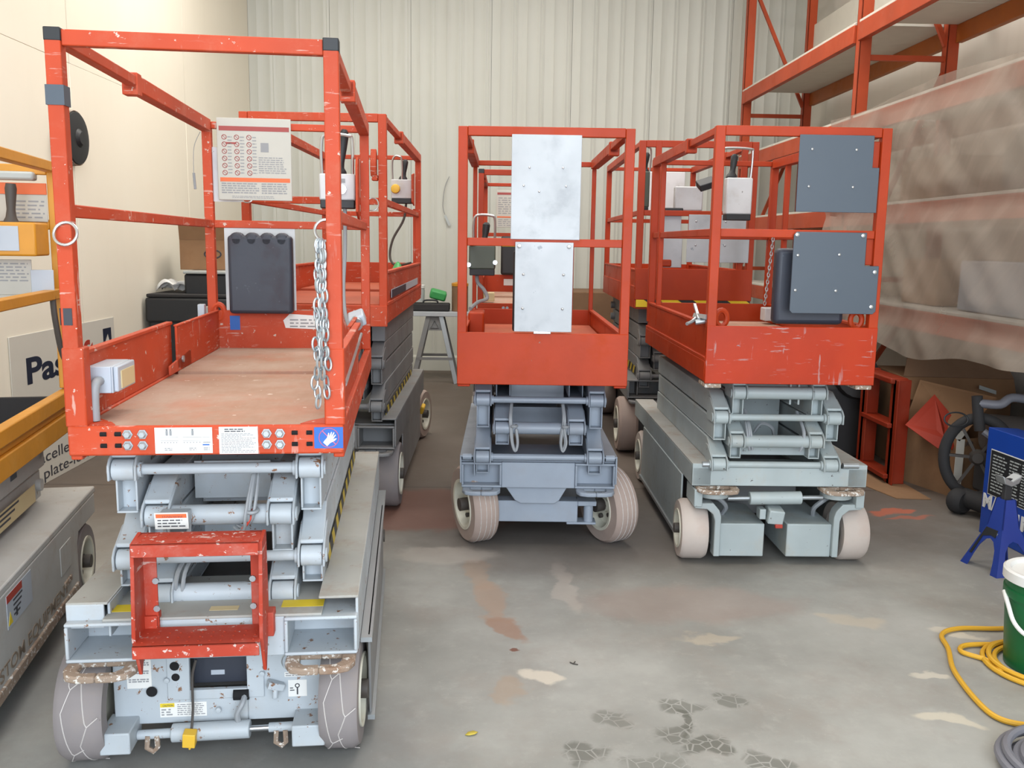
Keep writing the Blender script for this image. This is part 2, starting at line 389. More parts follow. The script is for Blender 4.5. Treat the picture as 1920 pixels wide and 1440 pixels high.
for i in range(7):                                         # ribbed steel cladding sheets
    x0 = XL + i * pw; n = 3; pts = []
    for k in range(n):
        a = x0 + k * pw / n; s = pw / n
        pts += [(a + .002, YB), (a + s * .3, YB), (a + s * .325, YB - .004), (a + s * .35, YB), (a + s * .74, YB), (a + s * .765, YB - .006), (a + s * .8, YB - .006), (a + s * .83, YB), (a + s * .88, YB), (a + s * .9, YB - .006), (a + s * .94, YB - .006), (a + s * .97, YB)]
    pts = pts + [(x0 + pw - .002, YB), (x0 + pw - .002, YB + .03), (x0 + .002, YB + .03)]
    MB().xy(pts, .17, H).obj('cladding_sheet', 'wall_back', wb)
struct(MB().yz([(YB - .05, 0), (YB + .02, 0), (YB + .02, .18), (YB - .02, .18), (YB - .05, .16)], XL, XR).obj('baseboard_back', 'wall_back'))

# ------------------------------------------------------------------ scissor lift builder (local: x right, y away from the camera, z up)
LG = 'scissor lifts parked side by side in the workshop'
def wheel(root, x, y, r, w, steer, mt, side, lines=None, tilt=0):
    """a solid tyre with rim, hub and bolts; side = which way the rim faces"""
    hw = w / 2
    t = MB().lathe([(r * .62, -hw), (r * .93, -hw), (r, -hw + .018), (r, hw - .018), (r * .93, hw), (r * .62, hw), (r * .62, -hw)], (0, 0, 0), (1, 0, 0), 40, False) \
        .obj('tyre', mt, root, 0, (x, y, r), (0, tilt, steer))
    f = side * (hw - .012)
    MB().lathe([(0.001, -f * .7), (r * .617, -f * .7), (r * .617, f + side * .004), (r * .655, f + side * .013), (r * .655, f + side * .018), (r * .58, f + side * .016), (r * .5, f - side * .028), (r * .22, f - side * .036), (r * .2, f - side * .02), (0.001, f - side * .02)], (0, 0, 0), (1, 0, 0), 32).obj('rim', 'rim', t)
    hb = MB().cyl((f - side * .03, 0, 0), (f + side * .03, 0, 0), r * .17, 12)
    for k in range(5):
        a = k * 2 * math.pi / 5; hb.cyl((f - side * .03, r * .36 * math.cos(a), r * .36 * math.sin(a)), (f - side * .012, r * .36 * math.cos(a), r * .36 * math.sin(a)), .012, 6)
    hb.obj('hub', 'cable_dark', t)
    if lines == 'rings':
        g = MB()
        for q in (-.55, -.1, .3, .62): g.ring((q * hw, 0, 0), (0, 1, 0), (0, 0, 1), r - .0005, .0022, 48, 4)
        g.obj('tread_line', 'groove', t)
    if lines == 'zigzag':
        g = MB()
        for xo, ph in ((-.3 * hw, 0), (.42 * hw, .5)):
            N = 5
            for k in range(N):
                a0 = 2 * math.pi * (k + ph) / N; da = 2 * math.pi / N
                P = lambda a, xx: (xx, (r + .0003) * math.cos(a), (r + .0003) * math.sin(a))
                seg = lambda a, b, xa, xb: g.path([P(a + (b - a) * q / 6, xa + (xb - xa) * q / 6) for q in range(7)], .0016, 4)
                seg(a0, a0 + da * .3, xo, xo - .022); seg(a0 + da * .3, a0 + da * .95, xo - .022, xo - .005); seg(a0 + da * .95, a0 + da, xo - .005, xo)
                seg(a0, a0 - da * .12, xo, xo + .03)
        g.obj('tread_line', 'groove', t)
    return t

def joint(root, mat, x0, x1, zp, yp, y1, hu, hl):
    """one pinned arm pair: the upper tube with its ears round the pin and the hollow lower tube end"""
    xa, xb = x0, x1
    hm = min(hu, .085)
    a = MB().yz([(yp - .004, zp + .036), (yp - .004, zp + .048), (yp + .02, zp + .056), (yp + .07, zp + hm), (yp + .12, zp + hu), (y1, zp + hu), (y1, zp + .004), (yp + .036, zp + .004), (yp + .034, zp + .02), (yp + .02, zp + .034)], xa + .002, xb - .002)
    ear = [(yp - .036, zp - .026), (yp - .036, zp + .018), (yp - .02, zp + .036), (yp + .0, zp + .046), (yp + .07, zp + hm - .004), (yp + .12, zp + hm - .004), (yp + .12, zp - .03)]
    a.yz(ear, xa - .003, xa + .004).yz(ear, xb - .004, xb + .003)
    a.obj('scissor_arm', mat, root, .004)
    b = MB().hollow(xa + .007, xb - .007, yp + .004, y1, zp - hl, zp - .01, .006)
    b.box(xa + .01, xb - .008, yp + .05, yp + .06, zp - hl + .004, zp - .012)
    b.obj('scissor_arm', mat, root, .0025)
    c = MB().cyl((xa + .006, yp, zp), (xb - .006, yp, zp), .031, 20)
    c.cyl((xa - .008, yp, zp), (xa + .002, yp, zp), .022, 14).cyl((xb - .002, yp, zp), (xb + .008, yp, zp), .022, 14)
    c.obj('pivot_boss', mat, root, .002)

def scissors(root, mat, pins, yp, y1, xo=(.224, .298), xi=(.138, .213), top=.1, topi=None):
    zo = [z for z, k in pins if k == 'o']; zi = [z for z, k in pins if k == 'i']
    for zs, (a, b) in ((zo, xo), (zi, xi)):
        for i, z in enumerate(zs):
            hu = (topi if topi and zs is zi else top) if i == 0 else (zs[i-1] - z) / 2 - .003
            hl = (z - zs[i+1]) / 2 - .003 if i + 1 < len(zs) else min(.085, z - .4) if z > .45 else .05
            for s in (-1, 1): joint(root, mat, *((a, b) if s > 0 else (-b, -a)), z, yp, y1, hu, hl)
    for i, (z, k) in enumerate(pins):
        a = xo[0] if k == 'o' else xi[0]
        r = .016 if k == 'o' else .03
        tb = MB().cyl((-a, yp + .004, z), (a, yp + .004, z), r, 18)
        if k == 'o':
            for s in (-1, 1): tb.cyl((s * (a - .012), yp, z), (s * (a - .002), yp, z), .023, 14)
        tb.obj('cross_tube', mat, root)
    zall = sorted([z for z, k in pins])
    for z0, z1 in zip(zall[:-1], zall[1:]):
        MB().box(-.142, .142, yp + .42, yp + .43, z0 + .05, z1 + .03).obj('cross_plate', mat, root)
        MB().cyl((-.142, y1 - .35, (z0 + z1) / 2), (.142, y1 - .35, (z0 + z1) / 2), .025, 14).obj('cross_tube', mat, root)

def cable_bundle(root, pts, n=3, spread=.008, r=.005, mat='cable'):
    g = MB()
    for k in range(n):
        dx, dz = random.uniform(-spread, spread), random.uniform(-spread, spread)
        g.path(smooth_pts([(p[0] + dx * (1 + .5 * math.sin(i)), p[1] + dz, p[2] + dz) for i, p in enumerate(pts)]), r, 6)
    return g.obj('cable_bundle', mat, root)
def smooth_pts(pts, n=5):
    P = [Vector(p) for p in pts]; out = []
    for i in range(len(P) - 1):
        a = P[max(i-1, 0)]; b = P[i]; c = P[i+1]; d = P[min(i+2, len(P)-1)]
        for k in range(n):
            t = k / n
            out.append(.5 * ((2 * b) + (c - a) * t + (2*a - 5*b + 4*c - d) * t*t + (3*b - a - 3*c + d) * t**3))
    return out + [P[-1]]

def guard(root, mat, W, L, zt, zm, zf, front_mid=True, mids=(), s=.038, caps=False, rear=None):
    """posts and rails of the platform; zf = where the posts stand"""
    h = W / 2 - s / 2; q = s / 2
    for x in (-h, h):
        for y in (q, L - q):
            k = q if (y == q or not rear) else rear / 2
            MB().box(x - k, x + k, y - k, y + k, zf, zt - .002).obj('post', mat, root, .003)
        for y in mids: MB().box(x - q * .7, x + q * .7, y - q * .7, y + q * .7, zf, zt - .03).obj('post', mat, root, .003)
        xi = x - (1 if x > 0 else -1) * .004
        MB().box(xi - q * .85, xi + q * .85, s, L * .45, zt - .034, zt - .002).obj('top_rail', mat, root, .003)
        sl = MB().box(x - q * 1.12, x + q * 1.12, L * .36, L - s, zt - .048, zt + .004)
        sl.box(x - q * 1.25, x + q * 1.25, L * .36, L * .36 + .05, zt - .062, zt + .008); sl.obj('sliding_rail', mat, root, .003)
        MB().box(xi - q * .6, xi + q * .6, s, L - s, zm - .034, zm).obj('mid_rail', mat, root, .003)
        if caps: MB().box(x - q - .001, x + q + .001, -.001, s + .001, zt - .03, zt + .004).obj('post_cap', 'black', root, .003)
    MB().box(-h + q, h - q, q * .3, q * 1.7, zt - s, zt).obj('top_rail', mat, root, .003)
    MB().box(-h + q, h - q, L - q * 1.7, L - q * .3, zt - .034, zt - .004).obj('top_rail', mat, root, .003)
    MB().box(-h + q, h - q, L - q * 1.7, L - q * .3, zm - .034, zm).obj('mid_rail', mat, root, .003)
    if front_mid: MB().box(-h + q, h - q, q * .4, q * 1.6, zm - .036, zm).obj('mid_rail', mat, root, .003)

def manual_box(root, x0, x1, y, z0, z1, mat='manual', th=.075):
    MB().box(x0, x1, y - th, y, z0, z1).obj('manual_box', mat, root, .022, seg=3)
def lifting_eye(root, mat, x, y, z, ax=1):
    g = MB().ring((x, y, z), (1, 0, 0), (0, 0, 1), .026, .013, 20, 8, .036); g.obj('lifting_eye', mat, root)
def control_box(root, x0, x1, y0, y1, z0, z1, mat, joy=(0, 0), loop=True, knob=True, h=.2, loopx=None):
    b = MB().box(x0, x1, y0, y1, z0, z1).obj('control_box', mat, root, .008)
    MB().box(x0 + .004, x1 - .004, y0 - .004, y1 + .004, z0 - .035, z0 + .002).obj('base', 'black', b, .004)
    jx = x0 + (x1 - x0) * .55 + joy[0]; jy = (y0 + y1) / 2
    MB().lathe([(.034, 0), (.03, .015), (.018, .03), (.016, .055), (.02, h * .6), (.022, h * .9), (.012, h)], (jx, jy, z1), (.12, .1, 1), 14).obj('joystick', 'black', b)
    if loop:
        lx = (x0 + .012, x1 - .012) if loopx is None else loopx
        MB().path(smooth_pts([(lx[0], y0 + .02, z1), (lx[0], y0 + .0, z1 + .12), (lx[0] + .02, y0 - .005, z1 + .165), (lx[1] - .02, y0 - .005, z1 + .165), (lx[1], y0, z1 + .14), (lx[1], y0 + .02, z1)]), .007, 8).obj('guard_loop', 'steel', b)
    if knob:
        k = MB().cyl((x0 + (x1 - x0) * .62, y0, (z0 + z1) / 2 - .01), (x0 + (x1 - x0) * .62, y0 - .014, (z0 + z1) / 2 - .01), .022, 16)
        k.box(x0 + (x1 - x0) * .62 - .004, x0 + (x1 - x0) * .62 + .004, y0 - .024, y0 - .012, (z0 + z1) / 2 - .03, (z0 + z1) / 2 + .01); k.obj('key_switch', 'steel', b)
        MB().box(x0 + (x1 - x0) * .5, x0 + (x1 - x0) * .72, y0 - .002, y0, z1 - .04, z1 - .022).obj('switch_plate', 'print', b)
    return b

def tie_loop(root, mat, c, hw, yb, z, out=.085, bar=.03, th=.02):
    """flat plate with rounded front corners and a long slot"""
    g = MB()
    y0 = yb - out; y1 = yb + .05
    for s in (-1, 1):
        g.xy([(c + s * hw, y1), (c + s * hw, y0 + .05), (c + s * (hw - .015), y0 + .015), (c + s * (hw - .05), y0), (c, y0), (c, y0 + bar), (c + s * (hw - .055), y0 + bar), (c + s * (hw - .038), y0 + bar + .02), (c + s * (hw - .038), yb + .012), (c, yb + .012), (c, y1)], z - th / 2, z + th / 2)
    return g.obj('tie_down_loop', mat, root, .005)
def fork_front(root, mat, hw, z0, z1, yb, pk, depth=.35, t=.012, loopz=None, loopmat=None, loops=True, back=.16):
    """front bumper: two fork pockets, the plate between them, and a flat tie-down loop under each pocket"""
    for s in (-1, 1):
        a, b = (pk[0] * s, pk[1] * s) if s > 0 else (pk[1] * s, pk[0] * s)
        MB().hollow(a - t, b + t, yb, yb + depth, z0, z1, t).box(a - t, b + t, yb + back, yb + back + .008, z0 + t / 2, z1 - t / 2).obj('fork_pocket', mat, root, .004)
        if loops:
            c = (a + b) / 2; hwid = (b - a) / 2 - .005; lz = (z0 - .03) if loopz is None else loopz
            tie_loop(root, loopmat or mat, c, hwid + .01, yb, lz)
    MB().box(-pk[0] + t, pk[0] - t, yb + .012, yb + .03, z0 - .002, z1).obj('bumper_plate', mat, root, .003)

def ledges(root, mat, topmat, hw, wid, z0, z1, y0, y1, front_closed=False):
    """the two channel-shaped ledges along the chassis"""
    for s in (-1, 1):
        a, b = (hw - wid, hw) if s > 0 else (-hw, -hw + wid)
        MB().box(a, b, y0, y1, z1 - .008, z1).obj('ledge_top', topmat, root, .002, seg=1)
        x = (hw - .008, hw) if s > 0 else (-hw, -hw + .008)
        g = MB().box(*x, y0, y1, z0, z1 - .008)
        x = (hw - wid, hw - wid + .008) if s > 0 else (-hw + wid - .008, -hw + wid)
        g.box(*x, y0 + (.25 if s > 0 else .02), y1, z1 - .11, z1 - .008)
        if front_closed: g.box(a, b, y0, y0 + .008, z1 - .06, z1 - .008)
        g.obj('ledge_side', mat, root, .002, seg=1)

def body_core(root, mat, hw, z0, z1, y0, y1):
    MB().box(-hw, hw, y0, y1, z0, z1).obj('chassis_tray', mat, root, .005)

def chain(root, x, y, z0, z1, strands, top=None):
    """galvanised entry chain hanging in loops"""
    ring = MB().ring((x + .012, y + .005, z1 + .03), (1, 0, 0), (0, .3, 1), .029, .004, 24, 8).obj('chain_ring', 'steel', root)
    me = None
    for k, (dx, dz) in enumerate(strands):
        n = int((z1 - z0 - dz) / .0265)
        for i in range(n):
            z = z1 - .012 - i * .0265
            xx = x + dx * (i / n) + .006 * math.sin(i * 1.7 + k * 2)
            if me is None:
                o = MB().path([(.0095 * math.cos(a) , 0, .019 * math.sin(a)) for a in [2 * math.pi * q / 14 for q in range(14)]], .0033, 6, True).obj('chain_link', 'zinc', ring)
                me = o.data
            else:
                o = bpy.data.objects.new('chain_link', me); COL.objects.link(o); o.parent = ring
            o.location = (xx, y - .034 + .004 * math.cos(i * 2.1 + k), z); o.rotation_euler = (0, random.uniform(-.25, .25), (i % 2) * R(90) + R(45) + random.uniform(-.25, .25))

# ------------------------------------------------------------------ lift A: the near, worn one on the left
def lift_front_left():
    r = thing('scissor_lift', 'worn red scissor lift with open entry, hanging chain and red step, nearest the camera', 'scissor lift', (-.765, 2.451, 0), R(4.94), LG)
    W, L, zt, zm = .735, 1.8, 2.053, 1.617; h = W / 2; red = 'red_old'; gr = 'grey_old'
    guard(r, red, W, L, zt, zm, 1.03, False, (), .04, True)
    # toe plate of the platform end, with slots and bolts
    MB().box(-h, h, -.004, .012, .944, 1.027).obj('toe_board', red, r, .006)
    sl = MB()
    for x in (-.274, -.236, .234, .274):
        for z in (.973, 1.005): sl.path([(x - .008, -.0046, z), (x + .008, -.0046, z)], .0062, 8)
    sl.obj('slot', 'hole', r)
    for x in (-.211, -.172, .158, .194):
        for z in (.973, 1.004): MB().lathe([(.014, 0), (.014, .003), (.0105, .003), (.0105, .011), (.008, .013)], (x, -.004, z), (0, -1, 0), 6).obj('bolt', 'zinc', r)
    # printed decals on the toe plate
    d = decal(r, 'load_decal', -.14, .012, .95, 1.022, -.004)
    g = MB()
    for x in (-.108, -.098, -.04):
        g.box(x - .003, x + .003, -.0062, -.0056, 1.0, 1.013).ring((x, -.006, 1.016), (1, 0, 0), (0, 0, 1), .0012, .0018, 8, 4)
    for x0, x1 in ((-.125, -.078), (-.066, -.016), (-.014, .005)):
        for z in (.985, .995): g.box(x0, x1, -.0062, -.0056, z, z + .0008)
        for k in range(6): g.box(x0 + k * (x1 - x0) / 6 + .002, x0 + k * (x1 - x0) / 6 + .0042, -.0062, -.0056, .979, .982)
    rows(g, -.115, -.095, .957, .967, -.0056, 2, ragged=.1); rows(g, -.05, -.03, .957, .967, -.0056, 2, ragged=.1); rows(g, -.012, .005, .957, .967, -.0056, 2, ragged=.1)
    g.obj('print', 'print', d); MB().box(-.014, .004, -.0064, -.0056, .972, .9755).obj('print', 'blue', d)
    d = decal(r, 'instruction_decal', .03, .134, .947, 1.023, -.004)
    g = MB(); rows(g, .036, .13, .95, 1.006, -.0056, 13, .4, .2, .5); g.obj('print', 'print', d)
    g = MB(); rows(g, .045, .1, 1.008, 1.019, -.0056, 2, .5, .2, .1); g.obj('print', 'print_dark', d)
    d = decal(r, 'hand_decal', .287, .366, .96, 1.02, -.004, 'blue')
    MB().ring((.327, -.0062, .99), (1, 0, 0), (0, 0, 1), .027, .0012, 32, 4).bar((.309, -.0062, 1.01), (.346, -.0062, .971), .0022, .0012, (0, 1, 0)).obj('print', 'pink', d)
    hand = [(-.010, -.020), (.004, -.026), (.009, -.014), (.018, -.004), (.021, .004), (.017, .003), (.012, -.003), (.015, .012), (.0128, .013), (.009, .003), (.0088, .017), (.0062, .0178), (.004, .004), (.0022, .016), (-.0004, .016), (-.0012, .002), (-.0044, .011), (-.0068, .0104), (-.005, -.004), (-.008, -.012)]
    ca, sa = math.cos(R(-22)), math.sin(R(-22))
    MB().xz([(.328 + x * ca - y * sa, .992 + x * sa + y * ca) for x, y in hand], -.007, -.0057).obj('print', 'white', d)
    # decks
    MB().box(-h + .03, h - .03, .014, 1.0, 1.012, 1.024).obj('deck_plate', 'deck', r, .001, seg=1)
    MB().box(-h + .045, h - .045, 1.0, L - .03, 1.02, 1.036).obj('deck_plate', 'deck', r, .002, seg=1)
    for s in (-1, 1):
        MB().xy([(s * (h - .03), .014), (s * (h - .03), .13), (s * (h - .1), .05), (s * (h - .12), .014)], 1.024, 1.028).obj('corner_plate', red, r)
    # deck side beams and side boards
    for s in (-1, 1):
        x = lambda v: s * v
        lo, hi = sorted((x(h - .03), x(h)))
        MB().box(lo, hi, .012, L + .06, .93, 1.03).obj('side_beam', red, r, .004)
        lo, hi = sorted((x(h - .022), x(h - .014)))
        b = MB().yz([(.05, 1.03), (.05, 1.18), (.12, 1.215), (1.02, 1.215), (1.02, 1.03)], lo, hi)
        l2, h2 = sorted((x(h - .028), x(h - .004))); b.box(l2, h2, .1, 1.02, 1.21, 1.222); b.obj('side_board', red, r, .002, seg=1)
        lo, hi = sorted((x(h - .05), x(h - .042)))
        b = MB().yz([(.99, 1.05), (.99, 1.21), (1.75, 1.21), (1.75, 1.036), (1.06, 1.036)], lo, hi).box(lo - .004, hi + .004, .99, 1.75, 1.205, 1.212)
        b.yz([(.88, 1.036), (.88, 1.07), (1.2, 1.1), (1.2, 1.036)], lo, hi); b.obj('side_board', red, r, .002, seg=1)
        MB().cyl((x(h - .05), 1.06, 1.075), (x(h - .056), 1.06, 1.075), .013, 10).obj('bolt', 'zinc', r)
        MB().box(*sorted((x(h - .052), x(h + .004))), -.002, .052, 1.024, 1.24).obj('post_sleeve', red, r, .005)
        if s < 0:
            MB().yz([(.05, 1.03), (.05, 1.27), (.085, 1.265), (.1, 1.24), (.1, 1.06), (.08, 1.03)], -h + .004, -h + .012).obj('gusset_plate', red, r, .002)
            for z in (1.09, 1.17, 1.25): MB().cyl((-h + .012, .08, z), (-h + .022, .08, z), .009, 8).obj('bolt', 'zinc', r)
            MB().box(-h + .0122, -h + .0135, .052, .078, 1.14, 1.2).obj('sticker', 'blue', r)
        else:
            MB().path([(h - .012, .25, 1.1), (h - .012, 1.2, 1.16)], .006, 6).obj('slide_pin', 'zinc', r)
    MB().box(-h + .04, h - .04, L - .04, L - .03, 1.03, 1.21).obj('toe_board', red, r, .002, seg=1)
    MB().box(-.27, -.225, L - .0415, L - .04, 1.12, 1.185).obj('sticker', 'blue', r)
    d = MB().xz([(-.02, 1.13), (.24, 1.12), (.24, 1.18), (.0, 1.195), (-.03, 1.165)], L - .0415, L - .04).obj('label_strip', 'white', r)
    g = MB(); rows(g, 0, .22, 1.13, 1.175, L - .0416, 3, .4, .3, .1); g.obj('print', 'print', d)
    MB().box(-h - .002, -h - .0005, -.0, .03, 1.30, 1.345).box(-h + .008, -h + .03, -.002, -.0005, 1.30, 1.345).obj('sticker', 'print_dark', r)
    MB().box(-h - .003, -h + .043, -.003, .043, 1.865, 1.915).obj('tape_band', 'slate', r)
    lab(MB().ring((-h + .03, -.014, 1.54), (1, 0, 0), (0, .35, 1), .029, .004, 24, 8).obj('chain_ring', 'steel', r), 'empty steel ring on the left post')
    # manual holder, placards
    MB().box(-.33, -.2, L - .02, L - .015, 1.7, 1.94).obj('back_plate', 'box_white', r)
    d = MB().box(-.3, .024, L - .05, L - .045, 1.707, 2.066).obj('warning_placard', 'placard', r, .012)
    y = L - .0502
    g = MB(); g.box(-.29, .016, y - .0006, y, 2.01, 2.03); 
    for i in range(6):
        for j in range(3):
            cx, cz = -.268 + j * .054, 1.982 - i * .031
            g.ring((cx, y, cz), (1, 0, 0), (0, 0, 1), .01, .0014, 16, 4).bar((cx - .007, y, cz + .007), (cx + .007, y, cz - .007), .002, .001, (0, 1, 0))
    g.box(-.262, -.216, y - .0006, y, 1.952, 1.96); g.obj('print', 'print_red', d)
    g = MB(); rows(g, -.12, .012, 1.825, 1.9, y, 8, .4, .2, .2); rows(g, -.285, -.12, 1.735, 1.785, y, 5, .5, .2, .1); rows(g, -.11, .01, 1.735, 1.785, y, 5, .5, .2, .1); rows(g, -.24, -.04, 1.715, 1.728, y, 2, .4, .2, .1)
    for j in range(3): rows(g, -.254 + j * .054, -.234 + j * .054, 1.82, 1.99, y, 12, .3, .1, .2)
    g.box(-.11, -.075, y - .0005, y, 1.92, 1.96); g.obj('print', 'print', d)
    MB().box(-.29, .016, y - .0006, y, 1.788, 1.806).obj('print', 'orange_print', d)
    MB().box(-.285, .03, L - .03, L - .025, 1.19, 1.592).obj('back_plate', 'box_white', r)
    mb = MB().box(-.258, .024, L - .115, L - .04, 1.2, 1.55)
    for k in range(4): mb.cyl((-.218 + k * .066, L - .115, 1.53), (-.218 + k * .066, L - .04, 1.53), .034, 20)
    mb.obj('manual_box', 'manual', r, .016, seg=3)
    lifting_eye(r, red, -.322, L - .03, 1.2)
    MB().box(-.4, -.37, L - .1, L - .06, 1.17, 1.24).obj('socket_box', 'box_grey', r, .004)
    # outlet box on the left
    ob = MB().box(-.345, -.28, .1, .27, 1.1, 1.175).box(-.28, -.275, .1, .27, 1.1, 1.175).obj('outlet_box', 'box_grey', r, .005)
    MB().box(-.275, -.262, .105, .265, 1.103, 1.175).obj('cover', 'box_grey', ob, .004)
    MB().box(-.262, -.259, .13, .25, 1.11, 1.16).obj('socket_face', 'beige_lid', ob)
    MB().path(smooth_pts([(-.31, .1, 1.135), (-.31, .075, 1.135), (-.312, .062, 1.12), (-.314, .06, 1.08), (-.314, .06, 1.03)]), .013, 10).obj('conduit', 'cable', ob)
    # control box, cables and bracket at the right rear
    control_box(r, .15, .31, L - .11, L - .03, 1.712, 1.83, 'box_white', h=.2)
    MB().yz([(L - .2, 1.66), (L - .2, 1.86), (L - .16, 1.9), (L - .03, 1.9), (L - .03, 1.62)], .316, .326).obj('control_bracket', red, r, .003)
    MB().path(smooth_pts([(.26, L - .07, 1.68), (.258, L - .07, 1.5), (.25, L - .09, 1.32), (.262, L - .15, 1.2), (.3, L - .25, 1.12)], 7), .009, 8).obj('control_cable', 'cable', r)
    pb = MB().obox((.325, 1.45, 1.2), (.07, .1, .05), (R(15), R(-20), 0)).obj('plug_connector', 'box_grey', r, .008)
    MB().cyl((.325, 1.38, 1.18), (.325, 1.42, 1.19), .028, 14).obj('plug_collar', 'zinc', pb)
    chain(r, h - .055, .02, 1.06, 1.53, ((-.018, .0), (.008, .02), (-.004, .09), (.012, .12)))
    MB().path(smooth_pts([(-h + .0, L - .06, 2.0), (-h - .025, L - .08, 1.93), (-h - .03, L - .08, 1.82)]), .0015, 5).path([(-h - .03, L - .08, 1.82), (-h - .026, L - .08, 1.75)], .006, 6).obj('lanyard', 'print', r)
    # scissor stack
    scissors(r, gr, [(.875, 'o'), (.736, 'i'), (.607, 'o'), (.497, 'i')], .12, 1.68, top=.055, topi=.105)
    MB().box(-.125, .11, .36, .37, .72, .84).obj('cross_plate', gr, r)
    w = MB().box(-.155, -.075, .055, .095, .72, .765).obj('limit_switch_cover', 'grey_old', r, .004)
    d = MB().obox((-.12, .05, .742), (.092, .003, .05), (R(8), 0, 0)).obj('warning_decal', 'white', r)
    MB().obox((-.12, .047, .757), (.084, .002, .012), (R(8), 0, 0)).obj('print', 'orange_print', d)
    text('print', 'WARNING', 'print_red', d, (-.146, .0455, .7525), (R(82), 0, 0), .0125, .0003, .056)
    g = MB(); rows(g, -.158, -.082, .722, .748, .0485, 3, .35, .2, .2); g.obj('print', 'print_dark', d)
    cable_bundle(r, [(-.15, .1, .72), (-.14, .08, .685), (-.11, .075, .675), (-.085, .09, .69), (-.08, .1, .73)], 3)
    cable_bundle(r, [(.1, .16, .86), (.098, .1, .8), (.092, .08, .75), (.085, .085, .72), (.06, .1, .695), (.04, .12, .7)], 4, .012)
    cable_bundle(r, [(.1, .1, .76), (.088, .083, .73), (.07, .08, .705)], 1, .002, .005, 'wire_red')
    MB().ring((.096, .088, .757), (1, 0, 0), (0, 1, .2), .016, .006, 14, 6).obj('cable_tie', 'cable', r)
    cable_bundle(r, [(-.1, .2, .6), (-.12, .12, .56), (-.125, .1, .48), (-.12, .11, .43)], 4, .01)
    # chassis
    ledges(r, gr, 'dusty', .402, .112, .36, .525, .0, 1.82)
    MB().box(-.402, -.3, -.002, .008, .45, .52).obj('ledge_end', gr, r, .003)
    fork_front(r, gr, .402, .36, .475, -.03, (.205, .39), .4, .01, .35, 'rust')
    MB().box(-.3, .3, -.02, .3, .475, .483).obj('front_shelf', 'dusty', r, .002)
    MB().box(-.02, .06, .02, .05, .4832, .484).obj('sticker', 'beige_lid', r)
    for s in (-1, 1): MB().box(s * .24 - .06, s * .24 + .06, .03, .08, .4832, .4842).obj('sticker', 'yellow_print', r)
    body_core(r, 'grey_dark', .3, .11, .34, .3, 1.75)
    fp = MB().box(-.32, -.1, .1, .112, .1, .36).box(.065, .285, .1, .112, .1, .36).box(-.1, .065, .1, .112, .1, .205).box(-.1, .065, .1, .112, .336, .36)
    fp.box(-.32, -.31, .112, .3, .1, .36).box(.275, .285, .112, .3, .1, .36); fp.obj('face_plate', gr, r, .003)
    cv = MB().box(-.165, -.1, .094, .1, .175, .355).box(.065, .115, .094, .1, .175, .355).box(-.1, .065, .094, .1, .175, .205).obj('cover_plate', gr, r, .002)
    MB().box(-.1, .065, .15, .16, .2, .34).obj('control_recess', 'manual', r)
    for x0, x1, z0, z1, n in ((-.06, -.005, .29, .315, 'white'), (-.05, -.01, .225, .24, 'box_grey')): MB().box(x0, x1, .1485, .15, z0, z1).obj('sticker', n, r)
    for x, z, rr in ((-.143, .32, .013), (-.142, .283, .014), (-.14, .248, .012), (-.21, .205, .016)):
        k = MB().cyl((x, .0935, z), (x, .0945, z), rr, 18).obj('hole', 'hole', r)
    MB().path([(.025, .0992, .185), (.07, .0992, .185)], .018, 12).obj('hole', 'hole', r)
    d = decal(r, 'instruction_decal', -.28, -.21, .215, .31, .1); g = MB()
    for i in range(3): rows(g, -.275, -.215, .285 - i * .026, .298 - i * .026, .0984, 2, .6, .2, .05)
    g.obj('print', 'print', d)
    d = decal(r, 'caution_decal', -.19, -.055, .12, .165, .1); MB().box(-.189, -.148, .0975, .0985, .152, .164).obj('print', 'yellow_print', d)
    text('print', 'CAUTION', 'print_dark', d, (-.182, .097, .1545), FRONT, .0085, .0002, .03)
    g = MB(); rows(g, -.14, -.06, .124, .162, .0984, 6, .4, .2, .1); rows(g, -.186, -.15, .124, .148, .0984, 3, .5, .4, .4); g.obj('print', 'print', d)
    d = decal(r, 'plug_decal', .175, .235, .234, .249, .1); g = MB(); rows(g, .178, .232, .235, .248, .0984, 2, .5, .2, .05); g.obj('print', 'print', d)
    d = decal(r, 'tie_down_decal', .185, .24, .17, .223, .1); g = MB(); g.bar((.212, .098, .177), (.212, .098, .2), .004, .002, (0, 1, 0)).ring((.212, .098, .205), (1, 0, 0), (0, 0, 1), .006, .0015, 12, 4); rows(g, .19, .205, .187, .201, .0984, 2, .4); g.obj('print', 'print_dark', d)
    s_ = MB().ring((.195, .099, .283), (1, 0, 0), (0, 0, 1), .027, .002, 28, 6).lathe([(.017, 0), (.017, .012), (.012, .012), (.012, .004)], (.195, .1, .283), (0, -1, 0), 20).obj('charge_socket', 'zinc', r)
    MB().obox((.15, .085, .215), (.05, .03, .022), (0, R(20), R(20))).cyl((.15, .08, .215), (.15, .07, .18), .009, 8).obj('latch', 'grey_old', r, .003)
    for x, z in ((-.165, .24), (.11, .25), (-.02, .14)): MB().lathe([(.009, 0), (.008, .006), (.004, .007)], (x, .094, z), (0, -1, 0), 8).obj('bolt', gr, r)
    MB().path(smooth_pts([(-.08, .095, .3), (-.09, .085, .25), (-.088, .07, .16), (-.09, .05, .1)]), .004, 6).obj('plug_cable', 'cable_dark', r)
    MB().obox((-.092, .035, .085), (.036, .03, .046), (R(10), R(6), 0)).cyl((-.092, .035, .06), (-.094, .035, .05), .004, 6).obj('power_plug', 'yellow_plug', r, .006)
    # steering
    MB().cyl((-.15, .07, .085), (.075, .07, .088), .027, 20).cyl((-.25, .07, .083), (-.15, .07, .085), .014, 12).obj('steering_cylinder', gr, r, .003)
